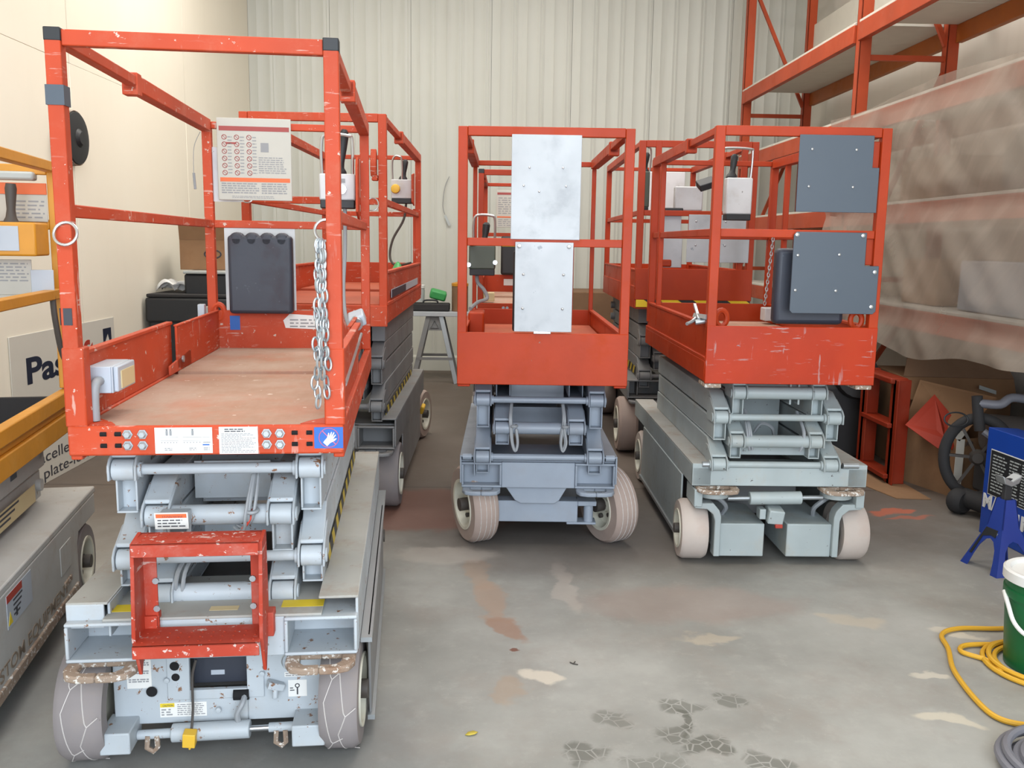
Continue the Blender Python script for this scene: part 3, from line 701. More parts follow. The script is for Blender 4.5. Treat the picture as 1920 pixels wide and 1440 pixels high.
    MB().cyl((.075, .07, .088), (.135, .07, .089), .009, 12).obj('piston_rod', 'steel', r)
    MB().cyl((.13, .07, .089), (.2, .07, .09), .014, 12).obj('rod_end', gr, r)
    MB().path(smooth_pts([(.06, .1, .19), (.055, .07, .17), (.04, .065, .14), (.042, .07, .11)]), .009, 8).obj('hydraulic_hose', 'cable', r)
    for x in (-.205, .165): MB().path([(x - .012, .06, .085), (x - .014, .055, .05), (x + .004, .055, .038), (x + .016, .055, .05), (x + .014, .06, .085)], .008, 6).obj('clevis', 'rust', r)
    for a, b in ((-.335, -.25), (.205, .3)): MB().box(a, b, .0, .12, .062, .128).obj('spindle_block', 'grey_old', r, .004)
    for x, st, sd in ((-.39, R(3), -1), (.348, R(-3), 1)): wheel(r, x, .135, .17, .128 if x < 0 else .112, st, 'tyre_grey', sd, 'zigzag')
    for s in (-1, 1): wheel(r, s * .36, 1.6, .172, .11, 0, 'tyre_grey', s)
    MB().yz([(.18, .06), (.12, .35), (1.5, .35), (1.42, .06)], .422, .43).obj('skirt_panel', 'grey_dark', r, .002)
    MB().box(.402, .436, .1, 1.75, .335, .35).obj('skirt_rail', 'zinc', r); MB().box(.418, .44, .16, 1.45, .05, .066).obj('skirt_rail', 'zinc', r)
    MB().box(.2975, .2985, .2, 1.65, .535, .59).obj('hazard_strip', 'hazard_side', r)
    # red entry step in front
    st = MB()
    for s in (-1, 1):
        x = -.016 + s * .166
        MB().yz([(-.09, .35), (-.14, .47), (-.115, .73), (-.04, .74), (-.03, .5), (-.05, .45)], x - .005, x + .005) \
            .box(x - (.005 if s > 0 else -.003), x + (-.003 if s > 0 else .005) , -.12, -.118, .5, .73) \
            .box(*sorted((x, x - s * .04)), -.04, -.034, .45, .735).obj('step_rail', 'red_step', r, .0015, seg=1)
    for z, y0, y1 in ((.735, -.135, -.03), (.465, -.165, -.04)):
        t = MB().box(-.18, .148, y0, y1, z - .004, z).box(-.18, .148, y0, y0 + .006, z - .036, z)
        for k in range(11):
            for q in range(3): t.cyl((-.16 + k * .029, y0 + .025 + q * .028, z), (-.16 + k * .029, y0 + .025 + q * .028, z + .002), .005, 8, .003)
        t.obj('step_tread', 'red_step', r, .0015, seg=1)
    for x in (-.145, .115):
        for z in (.52, .6): MB().cyl((x, -.04, z), (x, -.046, z), .009, 8).obj('bolt', 'zinc', r)
    for x in (-.175, .14): MB().box(x - .012, x + .03, -.05, .0, .43, .5).obj('step_bracket', 'red_step', r, .003)
lift_front_left()

def side_walls(r, mat, W, L, zb, zt, zr=None, y0=.01):
    h = W / 2
    for s in (-1, 1):
        lo, hi = sorted((s * (h - .02), s * (h - .008)))
        g = MB().box(lo, hi, y0, L, zb + .005, zt - .01)
        lo, hi = sorted((s * (h - .03), s * (h - .002))); g.box(lo, hi, y0, L, zt - .02, zt - .006)
        lo, hi = sorted((s * (h - .014), s * (h + .002)))
        if zr: g.box(lo, hi, y0, L, zr - .012, zr + .006).box(lo, hi - .004, y0, L, zb + .005, zr - .012)
        g.obj('side_board', mat, r, .002, seg=1)
    MB().box(-h + .02, h - .02, L - .02, L - .008, zb + .05, zt - .01).obj('toe_board', mat, r, .002, seg=1)

def rivets(r, pts, y, kind='bolt', rr=.009, parent=None):
    for x, z in pts: MB().lathe([(rr, 0), (rr * .9, .004), (rr * .4, .006)], (x, y, z), (0, -1, 0), 8).obj(kind, 'steel', parent or r)

# ------------------------------------------------------------------ lift C: the freshly painted one in the middle
def lift_centre():
    r = thing('scissor_lift', 'orange red scissor lift with two white panels on its front rails, in the middle', 'scissor lift', (.255, 4.14, 0), R(-1.06), LG)
    W, L, zt, zm = .79, 1.69, 2.048, 1.556; red = 'red'; gr = 'grey'; h = W / 2
    guard(r, red, W, L, zt, zm, 1.0, True, (), .042, False, .026)
    MB().box(-h, h, -.004, .014, .884, 1.126).obj('toe_board', red, r, .003)
    MB().box(-h + .01, h - .01, .014, L, .9, 1.0).obj('platform_box', red, r)
    MB().box(-h + .02, h - .02, .014, .9, 1.0, 1.008).obj('deck_plate', 'deck_red', r)
    MB().box(-h + .03, h - .03, .9, L - .02, 1.0, 1.02).obj('deck_plate', 'deck_red', r)
    side_walls(r, red, W, L, .9, 1.126)
    for s in (-1, 1): MB().box(*sorted((s * (h - .06), s * (h - .002))), .004, .1, .872, .884).obj('roller_pad', 'red_scuff', r, .004)
    p = MB().box(-.156, .157, .0, .004, 1.552, 2.014).obj('front_panel', 'alu', r, .002); rivets(r, [(-.075, 1.87), (.075, 1.87), (-.1, 1.79), (.09, 1.79), (-.03, 1.765)], .0, 'rivet', .005, p)
    p = MB().box(-.134, .13, -.008, -.004, 1.133, 1.54).obj('front_panel', 'alu', r, .012); rivets(r, [(-.116, 1.522), (.11, 1.522)], -.008, 'bolt', .011, p); rivets(r, [(-.095, 1.395), (.088, 1.395), (-.096, 1.24), (.086, 1.24)], -.008, 'bolt', .007, p)
    MB().box(-.045, .035, -.014, -.002, 1.124, 1.135).obj('panel_clip', 'steel', r, .002)
    MB().box(-.142, .11, .02, .09, 1.13, 1.5).obj('manual_box', 'black', r, .01)
    control_box(r, -.385, -.235, 1.02, 1.14, 1.385, 1.52, 'olive', h=.13, knob=False, loopx=(-.36, -.24))
    for x, z in ((-.385, 1.41), (-.236, 1.425)): MB().cyl((x, 1.0, z), (x, 1.02, z), .013, 12).obj('clamp_screw', 'steel', r)
    MB().path(smooth_pts([(-.34, 1.08, 1.36), (-.335, 1.06, 1.31), (-.3, 1.05, 1.27), (-.28, 1.04, 1.22), (-.33, 1.0, 1.2), (-.37, .9, 1.17)]), .011, 8).obj('control_cable', 'cable', r)
    MB().box(-.375, -.29, .75, 1.0, 1.02, 1.16).obj('cable_cover', 'red', r, .01)
    scissors(r, gr, [(.778, 'o'), (.638, 'i'), (.492, 'o')], .2, 1.6, (.238, .316), (.14, .222), .1)
    for s in (-1, 1): MB().hollow(s * .18 - .036, s * .18 + .036, .26, 1.6, .78, .875, .006).obj('scissor_arm', gr, r, .003)
    MB().box(-.14, .13, .42, .43, .74, .86).obj('cross_plate', gr, r)
    for s in (-1, 1):
        cable_bundle(r, [(s * .125 - .01, .25, .76), (s * .13 - .01, .17, .7), (s * .128 - .008, .165, .64), (s * .13, .165, .57), (s * .115, .165, .53), (s * .105, .165, .57), (s * .112, .165, .64)], 3, .006, .006)
        MB().ring((s * .125, .165, .655), (1, 0, 0), (0, 1, 0), .014, .007, 12, 6).obj('cable_tie', 'cable', r)
        for x0, x1 in ((.33, .375),): MB().cyl((s * x0, .2, .492), (s * x1, .2, .492), .016, 12).obj('pin', gr, r)
    ledges(r, gr, gr, .388, .075, .36, .5, .19, 1.66)
    fork_front(r, gr, .385, .335, .462, .2, (.193, .37), .075, .011, .325, back=.065)
    MB().box(-.385, .385, .23, .6, .462, .468).obj('front_shelf', gr, r)
    MB().xz([(-.172, .345), (.155, .345), (.108, .262), (.085, .245), (-.085, .245), (-.115, .262)], .24, .26).obj('pivot_plate', gr, r, .003)
    MB().box(-.215, .205, .27, .36, .14, .25).box(.205, .3, .27, .36, .225, .25).box(.15, .3, .27, .36, .128, .14).box(-.235, -.215, .27, .36, .2, .26).obj('front_axle', gr, r, .004)
    MB().cyl((.262, .3, .14), (.262, .3, .225), .024, 16).obj('kingpin', gr, r)
    body_core(r, 'grey_dark', .3, .12, .33, .6, 1.6)
    wheel(r, -.322, .4, .2, .13, R(22), 'tyre_tan', -1, 'rings', R(-3)); wheel(r, .375, .42, .2, .13, R(26), 'tyre_tan', -1, 'rings', R(-4))
    for s in (-1, 1): wheel(r, s * .34, 1.45, .2, .12, 0, 'tyre_tan', s)
lift_centre()

# ------------------------------------------------------------------ lift E: the scuffed one on the right
def lift_right():
    r = thing('scissor_lift', 'scuffed red scissor lift with two blue grey panels on its front, at the right', 'scissor lift', (1.375, 4.031, 0), R(-.51), LG)
    W, L, zt, zm = .775, 1.645, 2.057, 1.612; red = 'red_scuff'; gr = 'grey_pale'; h = W / 2
    guard(r, 'red', W, L, zt, zm, 1.06, True, (1.36,), .042)
    MB().box(-h, h, -.004, .014, .917, 1.18).obj('toe_board', red, r, .003)
    MB().box(-h + .01, h - .01, .014, L, .93, 1.06).obj('platform_box', 'red', r)
    MB().box(-h + .03, h - .03, .014, L - .02, 1.06, 1.07).obj('deck_plate', 'deck', r)
    side_walls(r, 'red', W, L, .92, 1.19, 1.03)
    for s in (-1, 1): MB().box(*sorted((s * (h - .08), s * (h - .004))), .004, .14, .895, .917).obj('roller_pad', 'rust', r, .006)
    p = MB().xz([(-.021, 1.69), (.338, 1.69), (.338, 1.885), (.307, 1.885), (.307, 2.022), (-.021, 2.022)], -.006, -.002).obj('front_panel', 'slate', r, .0015, seg=1); rivets(r, [(.035, 1.96), (.23, 1.96), (.03, 1.8), (.225, 1.8)], -.006, 'rivet', .006, p)
    p = MB().xz([(-.01, 1.242), (-.022, 1.255), (-.022, 1.59), (-.01, 1.603), (.304, 1.603), (.304, 1.457), (.368, 1.457), (.368, 1.255), (.355, 1.242)], -.009, -.004).obj('front_panel', 'slate', r, .0015, seg=1)
    rivets(r, [(-.008, 1.59), (.286, 1.59), (.35, 1.43), (.345, 1.275)], -.009, 'bolt', .01, p); rivets(r, [(.0, 1.5), (.185, 1.505), (-.002, 1.345), (.18, 1.345)], -.009, 'bolt', .007, p)
    manual_box(r, -.066, .255, .14, 1.185, 1.53)
    for x in (-.31, .31): lifting_eye(r, 'red', x, .06, 1.21)
    MB().box(.315, .36, .02, .03, 1.46, 1.6).obj('hinge_plate', 'red', r, .003)
    MB().box(.31, .345, .02, .03, 1.86, 2.0).obj('hinge_plate', 'red', r, .003)
    control_box(r, .025, .18, 1.42, 1.5, 1.725, 1.94, 'box_white', joy=(-.05, 0), h=.14, knob=False, loopx=(-.03, .17))
    MB().obox((-.1, 1.42, 1.9), (.1, .09, .04), (R(25), R(-18), 0)).obj('cable_bracket', 'black', r, .004)
    MB().box(.29, .37, 1.4, 1.5, 1.09, 1.17).obj('junction_box', 'box_white', r, .006)
    g = MB()
    for i in range(20): g.ring((.305 - .0015 * i, 1.37, 1.6 - i * .021), (1, 0, 0) if i % 2 else (0, 1, 0), (0, 0, 1), .007, .003, 10, 5, .014)
    g.obj('entry_chain', 'zinc', r)
    g = MB().obox((-.4, .06, 1.215), (.03, .1, .02), (0, R(20), R(20))).obox((-.415, .1, 1.235), (.012, .12, .012), (R(30), 0, 0)).cyl((-.43, .05, 1.19), (-.37, .05, 1.2), .012, 10).path(smooth_pts([(-.405, .1, 1.22), (-.44, .06, 1.195), (-.475, .02, 1.185)]), .008, 6)
    g.obj('gate_latch', 'zinc', r)
    scissors(r, gr, [(.853, 'i'), (.735, 'o'), (.62, 'i'), (.505, 'o')], .14, 1.62, (.232, .305), (.155, .222), .11)
    MB().cyl((-.15, .2, .853), (.15, .2, .853), .04, 18).obj('cross_tube', gr, r)
    for x in (.06, .1): MB().path([(x, .155, .9), (x, .15, .8), (x, .2, .8)], .005, 6).obj('clamp_bolt', gr, r)
    pts = [(-.16, .54), (.18, .54), (.18, .63), (.12, .625)]
    for k in range(9): a = R(180 * k / 8); pts.append((.0 + .06 * math.cos(a), .62 - .025 * math.sin(a)))
    pts += [(-.1, .62), (-.16, .63)]
    MB().xz(pts, .2, .208).obj('cross_plate', gr, r, .002)
    for s in (-1, 1): cable_bundle(r, [(s * .13, .25, .75), (s * .135, .15, .68), (s * .13, .13, .62), (s * .12, .14, .58)], 3, .01, .006)
    MB().path(smooth_pts([(-.06, .3, .63), (-.03, .28, .68), (.02, .28, .66), (.04, .3, .62)]), .008, 6).obj('hydraulic_hose', 'cable', r)
    # chassis sits a little to the right of the platform
    cx = .03
    k = bpy.data.objects.new('chassis', None)
    for s in (-1, 1):
        a, b = (cx + .3, cx + .42) if s > 0 else (cx - .42, cx - .3)
        MB().box(a, b, .15, 1.95, .5, .508).obj('ledge_top', 'dusty', r, .002)
        e = (b - .008, b) if s > 0 else (a, a + .008)
        MB().box(*e, .15, 1.95, .4, .5).obj('ledge_side', gr, r, .002)
        MB().box(a if s < 0 else a + .03, b - .03 if s < 0 else b, .14, .15, .4, .507).obj('ledge_end', gr, r, .002)
    MB().box(cx - .42, cx + .42, .14, .165, .4, .49).obj('bumper_plate', gr, r, .004)
    MB().box(cx - .3, cx + .3, .165, .5, .44, .448).obj('front_shelf', gr, r)
    for s in (-1, 1):
        MB().cyl((cx + s * .3, .14, .505), (cx + s * .375, .14, .505), .014, 12).obj('pin', 'zinc', r)
        c = cx + s * .3
        tie_loop(r, 'rust', c, .1, .14, .386)
        MB().cyl((c, .2, .335), (c, .2, .365), .075, 24).obj('king_plate', gr, r, .004)
        MB().box(cx + s * .39 - .02, cx + s * .39 + .02, .12, .3, .3, .385).obj('axle_cheek', gr, r, .004)
        w0 = cx + s * .388
        xi = w0 - s * .085
        poly = [(xi - s * .0, .05), (xi - s * .03, .05), (xi - s * .03, .25), (xi - s * .02, .28), (xi + s * .01, .315), (xi + s * .1, .315), (xi + s * .1, .29), (xi + s * .04, .285), (xi + s * .01, .26), (xi, .23)]
        MB().xz(poly, .13, .2).obj('wheel_fork', gr, r, .004)
        wheel(r, w0, .27, .148, .128, R(2) * s, 'tyre_pale', s)
        x0, x1 = sorted((xi - s * .03, cx + s * .055))
        MB().xy([(x0, .15), (x1, .15), (x1, .42), (x1 - s * .0, .5), (x0, .55)] if s < 0 else [(x0, .15), (x1, .15), (x1, .55), (x0, .5)], .045, .21).obj('drive_motor_box', gr, r, .005)
        MB().path(smooth_pts([(cx + s * .23, .3, .21), (cx + s * .22, .26, .26), (cx + s * .25, .24, .3), (cx + s * .28, .26, .31)]), .012, 8).obj('motor_cable', 'cable', r)
        wheel(r, s * .36 + cx, 1.75, .165, .12, 0, 'tyre_pale', s)
    MB().cyl((cx - .135, .16, .335), (cx + .115, .16, .34), .032, 18).obj('steering_cylinder', gr, r, .003)
    MB().cyl((cx - .24, .16, .333), (cx - .135, .16, .335), .011, 12).cyl((cx + .115, .16, .34), (cx + .22, .16, .342), .011, 12).obj('piston_rod', 'zinc', r)
    MB().obox((cx - .01, .16, .255), (.075, .09, .07), (R(8), R(6), 0)).obj('sensor_box', gr, r, .006)
    MB().box(cx - .015, cx + .02, .11, .13, .2, .218).obj('sensor_lamp', 'signred', r, .003)
    MB().obox((cx - .07, .17, .26), (.03, .06, .05), (0, 0, 0)).obj('sensor_bracket', gr, r, .003)
    body_core(r, 'grey_dark', .28, .12, .38, .62, 1.7)
    MB().yz([(.36, .075), (.36, .4), (1.55, .4), (1.6, .075)], cx - .425, cx - .415).obj('side_door', 'grey_pale', r, .003)
    MB().box(cx - .435, cx - .42, .36, 1.6, .06, .08).obj('door_rail', 'zinc', r, .003)
    MB().yz([(.36, .075), (.36, .4), (1.55, .4), (1.6, .075)], cx + .415, cx + .425).obj('side_door', 'grey_pale', r, .003)
lift_right()

# ------------------------------------------------------------------ lift B: behind the near left one
def lift_rear_left():
    r = thing('scissor_lift', 'tall red scissor lift parked directly behind the worn left one', 'scissor lift', (-.9, 4.755, 0), R(-.3), LG)
    W, L, zt, zm = .745, 2.25, 2.175, 1.755; red = 'red_old'; gr = 'grey_dark'; h = W / 2
    guard(r, red, W, L, zt, zm, 1.13, True, (), .042)
    MB().box(-h, h, -.004, .014, 1.09, 1.2).obj('toe_board', red, r, .003)
    MB().box(-h + .01, h - .01, .014, L, 1.1, 1.2).obj('platform_box', red, r)
    MB().box(-h + .03, h - .03, .014, 1.2, 1.2, 1.208).obj('deck_plate', 'deck_red', r)
    MB().box(-h + .04, h - .04, 1.2, L - .02, 1.2, 1.222).obj('deck_plate', 'deck_red', r)
    side_walls(r, red, W, L, 1.1, 1.385, 1.21)
    MB().box(h - .001, h + .002, .2, 1.9, 1.23, 1.275).obj('label_strip', 'box_grey', r)
    MB().box(h + .002, h + .003, .2, 1.0, 1.23, 1.272).obj('label_strip', 'navy', r)
    control_box(r, .16, .315, L - .14, L - .04, 1.85, 1.99, 'box_white', h=.15, knob=False, loopx=(.17, .24))
    MB().lathe([(.03, 0), (.035, .012), (.03, .03), (.02, .034)], (.195, L - .14, 1.92), (0, -1, 0), 16).obj('stop_button', 'yellow_plug', r)
    MB().yz([(L - .24, 1.82), (L - .24, 2.02), (L - .08, 2.04), (L - .08, 1.8)], .32, .33).obj('control_bracket', red, r, .003)
    MB().path(smooth_pts([(.27, L - .1, 1.84), (.25, L - .1, 1.7), (.17, L - .12, 1.55), (.15, L - .14, 1.42), (.2, L - .2, 1.36), (.32, L - .3, 1.38)], 6), .009, 8).obj('control_cable', 'cable_dark', r)
    MB().box(h - .06, h - .005, L - .03, L + .02, 1.3, 1.78).obj('post', red, r, .003)
    MB().yz([(.03, 1.87), (.03, 1.98), (.0, 2.0), (-.02, 1.95), (-.03, 1.9), (-.01, 1.86)], h - .08, h - .05).box(h - .075, h - .045, -.01, .03, 1.84, 1.87).obj('gate_handle', red, r, .004)
    MB().ring((h - .07, -.03, 1.72), (1, 0, 0), (0, .3, 1), .032, .004, 20, 6).obj('chain_ring', 'steel', r)
    MB().ring((-h + .04, -.03, 1.75), (1, 0, 0), (0, .3, 1), .032, .004, 20, 6).obj('chain_ring', 'steel', r)
    scissors(r, gr, [(.985, 'i'), (.865, 'o'), (.745, 'i'), (.625, 'o')], .2, 2.1, (.25, .325), (.15, .225), .11)
    MB().box(.326, .328, .3, 1.9, .56, .6).obj('hazard_strip', 'hazard_side', r)
    for s in (-1, 1): MB().box(*sorted((s * .25, s * .325)), .3, 2.1, .98, 1.085).obj('scissor_arm', gr, r, .003)
    ledges(r, gr, gr, .395, .08, .4, .56, .19, 2.2)
    fork_front(r, gr, .395, .385, .515, .19, (.19, .375), .5, .011, .37)
    MB().box(-.39, .39, .24, .6, .515, .521).obj('front_shelf', gr, r)
    for s in (-1, 1):
        wheel(r, s * .335, .42, .19, .125, 0, 'tyre_grey', s); wheel(r, s * .345, 2.3, .19, .12, R(-12), 'tyre_tan', s)
    body_core(r, 'grey_dark', .3, .1, .39, .35, 2.2)
    MB().box(.385, .392, .6, 1.9, .09, .4).obj('skirt_panel', gr, r, .003)
    MB().obox((.4, 2.02, .28), (.03, .06, .07), (.4, .3, 0)).obj('valve_tag', 'yellow_plug', r, .01)
lift_rear_left()

# ------------------------------------------------------------------ lift D: behind the centre one
def lift_rear_centre():
    r = thing('scissor_lift', 'red scissor lift with cream placard, half hidden behind the middle one', 'scissor lift', (.29, 7.06, 0), R(-1), LG)
    W, L, zt, zm = .745, 1.55, 2.09, 1.63; red = 'red'; gr = 'grey_dark'; h = W / 2
    guard(r, red, W, L, zt, zm, 1.06, False, (), .042, True)
    MB().box(-h, h, -.004, .012, .97, 1.07).obj('toe_board', red, r, .003)
    for x in (-.17, -.14):
        for z in (1.005, 1.035): MB().lathe([(.013, 0), (.012, .01)], (x, 0, z), (0, -1, 0), 6).obj('bolt', 'zinc', r)
    MB().box(-h + .01, h - .01, .012, L, .98, 1.06).obj('platform_box', red, r)
    MB().box(-h + .03, h - .03, .02, .8, 1.06, 1.068).obj('deck_plate', 'deck', r); MB().box(-h + .04, h - .04, .8, L - .02, 1.06, 1.08).obj('deck_plate', 'deck', r)
    side_walls(r, red, W, L, .98, 1.25)
    d = MB().box(-.25, .1, L - .05, L - .045, 1.68, 2.02).obj('warning_placard', 'placard', r, .01)
    MB().box(-.24, .09, L - .0512, L - .0502, 1.98, 2.0).obj('print', 'print_red', d); MB().box(-.24, .09, L - .0512, L - .0502, 1.77, 1.782).obj('print', 'orange_print', d)
    g = MB(); rows(g, -.23, .08, 1.8, 1.96, L - .0502, 8, .4, .3, .2); rows(g, -.23, .08, 1.69, 1.76, L - .0502, 4, .4, .3, .2); g.obj('print', 'print', d)
    manual_box(r, -.2, .16, L - .03, 1.24, 1.6, 'black')
    MB().box(-.19, .15, L - .107, L - .105, 1.505, 1.53).obj('label_strip', 'yellow_print', r)
    MB().box(-.17, -.08, L - .022, L - .0205, 1.14, 1.2).obj('sticker', 'white', r)
    MB().box(-.33, -.24, .05, .12, 1.08, 1.15).obj('outlet_box', 'beige_lid', r, .006)
    scissors(r, gr, [(.87, 'o'), (.74, 'i'), (.61, 'o'), (.5, 'i')], .15, 1.45, (.23, .3), (.14, .21), .09)
    ledges(r, gr, gr, .4, .1, .36, .5, .05, 1.6)
    fork_front(r, gr, .4, .34, .46, .03, (.2, .38), .4, .01)
    body_core(r, 'grey_dark', .3, .11, .34, .3, 1.5)
    for s in (-1, 1):
        wheel(r, s * .35, .3, .17, .12, 0, 'tyre_grey', s); wheel(r, s * .35, 1.4, .17, .12, 0, 'tyre_grey', s)
lift_rear_centre()

# ------------------------------------------------------------------ lift F: behind the right one, with the striped edge
def lift_rear_right():
    r = thing('scissor_lift', 'deep red scissor lift with yellow and black striped lower edge, behind the scuffed right one', 'scissor lift', (1.405, 6.18, 0), R(-1.5), LG)
    W, L, zt, zm = .8, 2.15, 2.23, 1.77; red = 'red'; gr = 'grey_dark'; h = W / 2
    guard(r, red, W, L, zt, zm, 1.2, True, (), .044)
    MB().box(-.29, -.25, .005, .035, 1.375, zt).obj('post', red, r, .003)
    MB().box(.29, .33, .005, .035, 1.375, zt - .03).obj('post', red, r, .003)
    MB().box(-h, h, -.004, .014, 1.165, 1.378).obj('toe_board', red, r, .003)
    MB().box(-h + .01, h - .01, -.006, .013, 1.115, 1.165).obj('hazard_strip', 'hazard_front', r)
    MB().box(-h + .01, h - .01, .014, L, 1.1, 1.22).obj('platform_box', red, r)
    MB().box(-h + .03, h - .03, .02, L - .02, 1.22, 1.23).obj('deck_plate', 'deck_red', r)
    side_walls(r, red, W, L, 1.1, 1.378, 1.25)
    p = MB().box(-.24, -.08, .04, .05, 1.385, 1.595).obj('mirror_panel', 'alu', r, .008); 
    MB().box(-.225, -.095, .036, .041, 1.62, 1.76).obj('mirror_panel', 'alu', r, .004)
    MB().box(-.3, -.24, .04, .1, 1.4, 1.76).obj('wrapped_post', 'clear', r, .01)
    MB().box(-.25, -.08, .06, .1, 1.76, 1.79).obj('panel_cap', 'black', r, .006)
    p = MB().box(-.06, .365, -.006, -.002, 1.425, 1.6).obj('front_panel', 'alu', r, .008); rivets(r, [(.0, 1.54), (.2, 1.54)], -.006, 'rivet', .007, p)
    p = MB().box(-.05, .34, .002, .006, 1.6, 1.745).obj('front_panel', 'alu', r, .004); rivets(r, [(.0, 1.7), (.2, 1.7)], .002, 'rivet', .007, p)
    p = MB().box(-.08, .3, L - .06, L - .05, 1.8, 2.19).obj('back_panel', 'box_white', r, .004)
    control_box(r, -.34, -.28, .3, .5, 1.8, 2.05, 'olive', h=.14, knob=False, loopx=(-.34, -.28))
    MB().box(-.1, .1, .3, .36, 1.78, 1.95).obj('control_box', 'box_white', r, .01)
    MB().box(-.22, -.15, .03, .06, 1.39, 1.44).obj('gate_hinge', red, r, .01)
    scissors(r, gr, [(.97, 'i'), (.846, 'o'), (.723, 'i'), (.592, 'o')], .3, 2.1, (.222, .312), (.122, .207), .11)
    for s in (-1, 1):
        MB().box(*sorted((s * .222, s * .312)), .4, 2.1, .97, 1.09).obj('scissor_arm', gr, r, .003)
        for z in (1.0, .9): MB().cyl((s * .3, 1.95, z), (s * .345, 1.95, z), .03, 14).obj('pivot_boss', gr, r)
    MB().box(-.314, -.3125, .45, 1.8, .58, .64).obj('hazard_strip', 'hazard_side', r)
    ledges(r, gr, gr, .39, .08, .42, .56, .29, 2.2)
    fork_front(r, gr, .39, .43, .565, .28, (.14, .375), .5, .012, .41)
    for s in (-1, 1):
        wheel(r, s * .37, .47, .205, .14, 0, 'tyre_tan', s); wheel(r, s * .35, 2.0, .2, .12, 0, 'tyre_tan', s)
    body_core(r, 'grey_dark', .28, .12, .42, .6, 2.1)
lift_rear_right()

# ------------------------------------------------------------------ the yellow-railed lift at the left edge
def lift_yellow():
    r = thing('scissor_lift', 'white scissor lift with amber yellow rails, cut by the left edge', 'scissor lift', (-1.72, 3.9, 0), R(10.5), LG)
    wm = 'white_lift'; am = 'amber'; Y0 = -1.78
    # chassis
    MB().box(-.76, 0, Y0, -.0, .425, .452).obj('chassis_top', wm, r, .006)
    s = MB().yz([(Y0 + .33, .13), (Y0 + .33, .425), (-.02, .425), (-.02, .34), (-.3, .34), (-.33, .3), (-.33, .13)], -.02, -.0); s.obj('chassis_side', wm, r, .004)
    MB().yz([(Y0 + .33, .11), (Y0 + .33, .15), (-.36, .15), (-.36, .11)], -.05, .008).obj('side_sill', 'rust', r, .004)
    MB().box(-.76, -.74, Y0 + .33, -.3, .13, .43).obj('chassis_side', wm, r, .004)
    MB().box(-.7, -.06, Y0 + .1, -.1, .12, .4).obj('chassis_tray', 'grey_dark', r)
    MB().box(-.001, .0025, -.58, -.43, .25, .36).obj('access_cover', wm, r, .0015)
    MB().box(-.002, .006, -.55, -.45, .19, .215).obj('side_handle', 'rust', r, .004)
    for y in (-.16, Y0 + .17):
        for x, sd in ((-.07, 1), (-.69, -1)): wheel(r, x, y, .165, .12, 0, 'tyre_grey', sd)
    letters('CUSTOM EQUIPMENT', 'dull_letter', r, (.0015, Y0 + .36, .165), (R(90), 0, R(90)), .062, .92, .0005)
    d = MB().box(.0, .0016, -1.18, -.93, .3, .41).obj('warning_decal', 'box_grey', r)
    MB().box(.0016, .0024, -1.18, -1.03, .385, .41).obj('print', 'signred', d)
    MB().yz([(-1.175, .31), (-1.135, .31), (-1.155, .35)], .0016, .0024).obj('print', 'yellow_print', d)
    g = MB()
    for k in range(4): g.box(.0016, .0024, -1.12, -1.03 - .01 * k, .372 - k * .016, .378 - k * .016)
    g.yz([(-1.1, .315), (-1.085, .315), (-1.085, .345), (-1.1, .345)], .0016, .0024); g.obj('print', 'print_dark', d)
    MB().cyl((-.15, -1.25, .452), (-.15, -1.25, .462), .03, 16).obj('tie_down', 'zinc', r)
    # folded arms
    for x0, x1, z0, z1 in ((-.22, -.16, .47, .585), (-.2, -.14, .6, .715), (-.6, -.54, .47, .585), (-.62, -.56, .6, .715)):
        MB().box(x0, x1, Y0 + .1, -.2, z0, z1).obj('scissor_arm', wm, r, .006)
    for z in (.53, .66): MB().cyl((-.62, -.25, z), (-.14, -.25, z), .025, 14).obj('cross_tube', wm, r)
    d = MB().box(-.14, -.1385, -.9, -.35, .49, .56).obj('caution_decal', 'beige_lid', r); g = MB()
    for k in range(3): g.box(-.1385, -.138, -.85, -.55 - .05 * k, .545 - k * .018, .553 - k * .018)
    g.obj('print', 'print_dark', d)
    MB().box(-.14, -.1385, -.62, -.55, .64, .69).obj('sticker', 'slate', r)
    # platform
    bm_ = MB().box(-.1, -.06, Y0, -.03, .72, .8).box(-.1, -.075, Y0, -.03, .8, .835).box(-.1, -.055, Y0, -.03, .835, .895); bm_.obj('side_beam', am, r, .005)
    bm_ = MB().box(-.7, -.66, Y0, -.03, .72, .8); bm_.obj('side_beam', am, r, .005)
    MB().box(-.66, -.1, Y0, -.03, .72, .75).obj('deck_plate', 'black', r)
    MB().box(-.66, -.1, -.05, -.03, .74, .86).obj('toe_board', 'rubber', r, .004)
    for x in (-.08, -.68):
        for y in (-.05, Y0 + .05): MB().box(x - .02, x + .02, y - .02, y + .02, .9, 1.83).obj('post', am, r, .004)
        MB().box(x - .022, x + .022, Y0, -.03, 1.79, 1.83).obj('top_rail', am, r, .004)
        MB().box(x - .022, x + .022, Y0, -.03, 1.28, 1.32).obj('mid_rail', am, r, .004)
    for z in (1.8, 1.58, 1.3): MB().box(-.66, -.1, -.07, -.04, z - .02, z + .02).obj('top_rail', am, r, .004)
    d = MB().box(-.55, -.1, -.08, -.075, 1.59, 1.7).obj('warning_placard', 'placard', r, .004)
    g = MB(); rows(g, -.54, -.25, 1.6, 1.68, -.08, 4, .5, .3, .2); g.obj('print', 'orange_print', d); g = MB(); rows(g, -.22, -.11, 1.6, 1.68, -.08, 5, .4, .3, .2); g.obj('print', 'print', d)
    MB().box(-.55, -.1, -.082, -.074, 1.7, 1.745).obj('warning_band', 'orange_print', r)
    MB().box(-.6, -.14, -.1, -.04, 1.755, 1.79).obj('rail_pad', 'clear', r, .01)
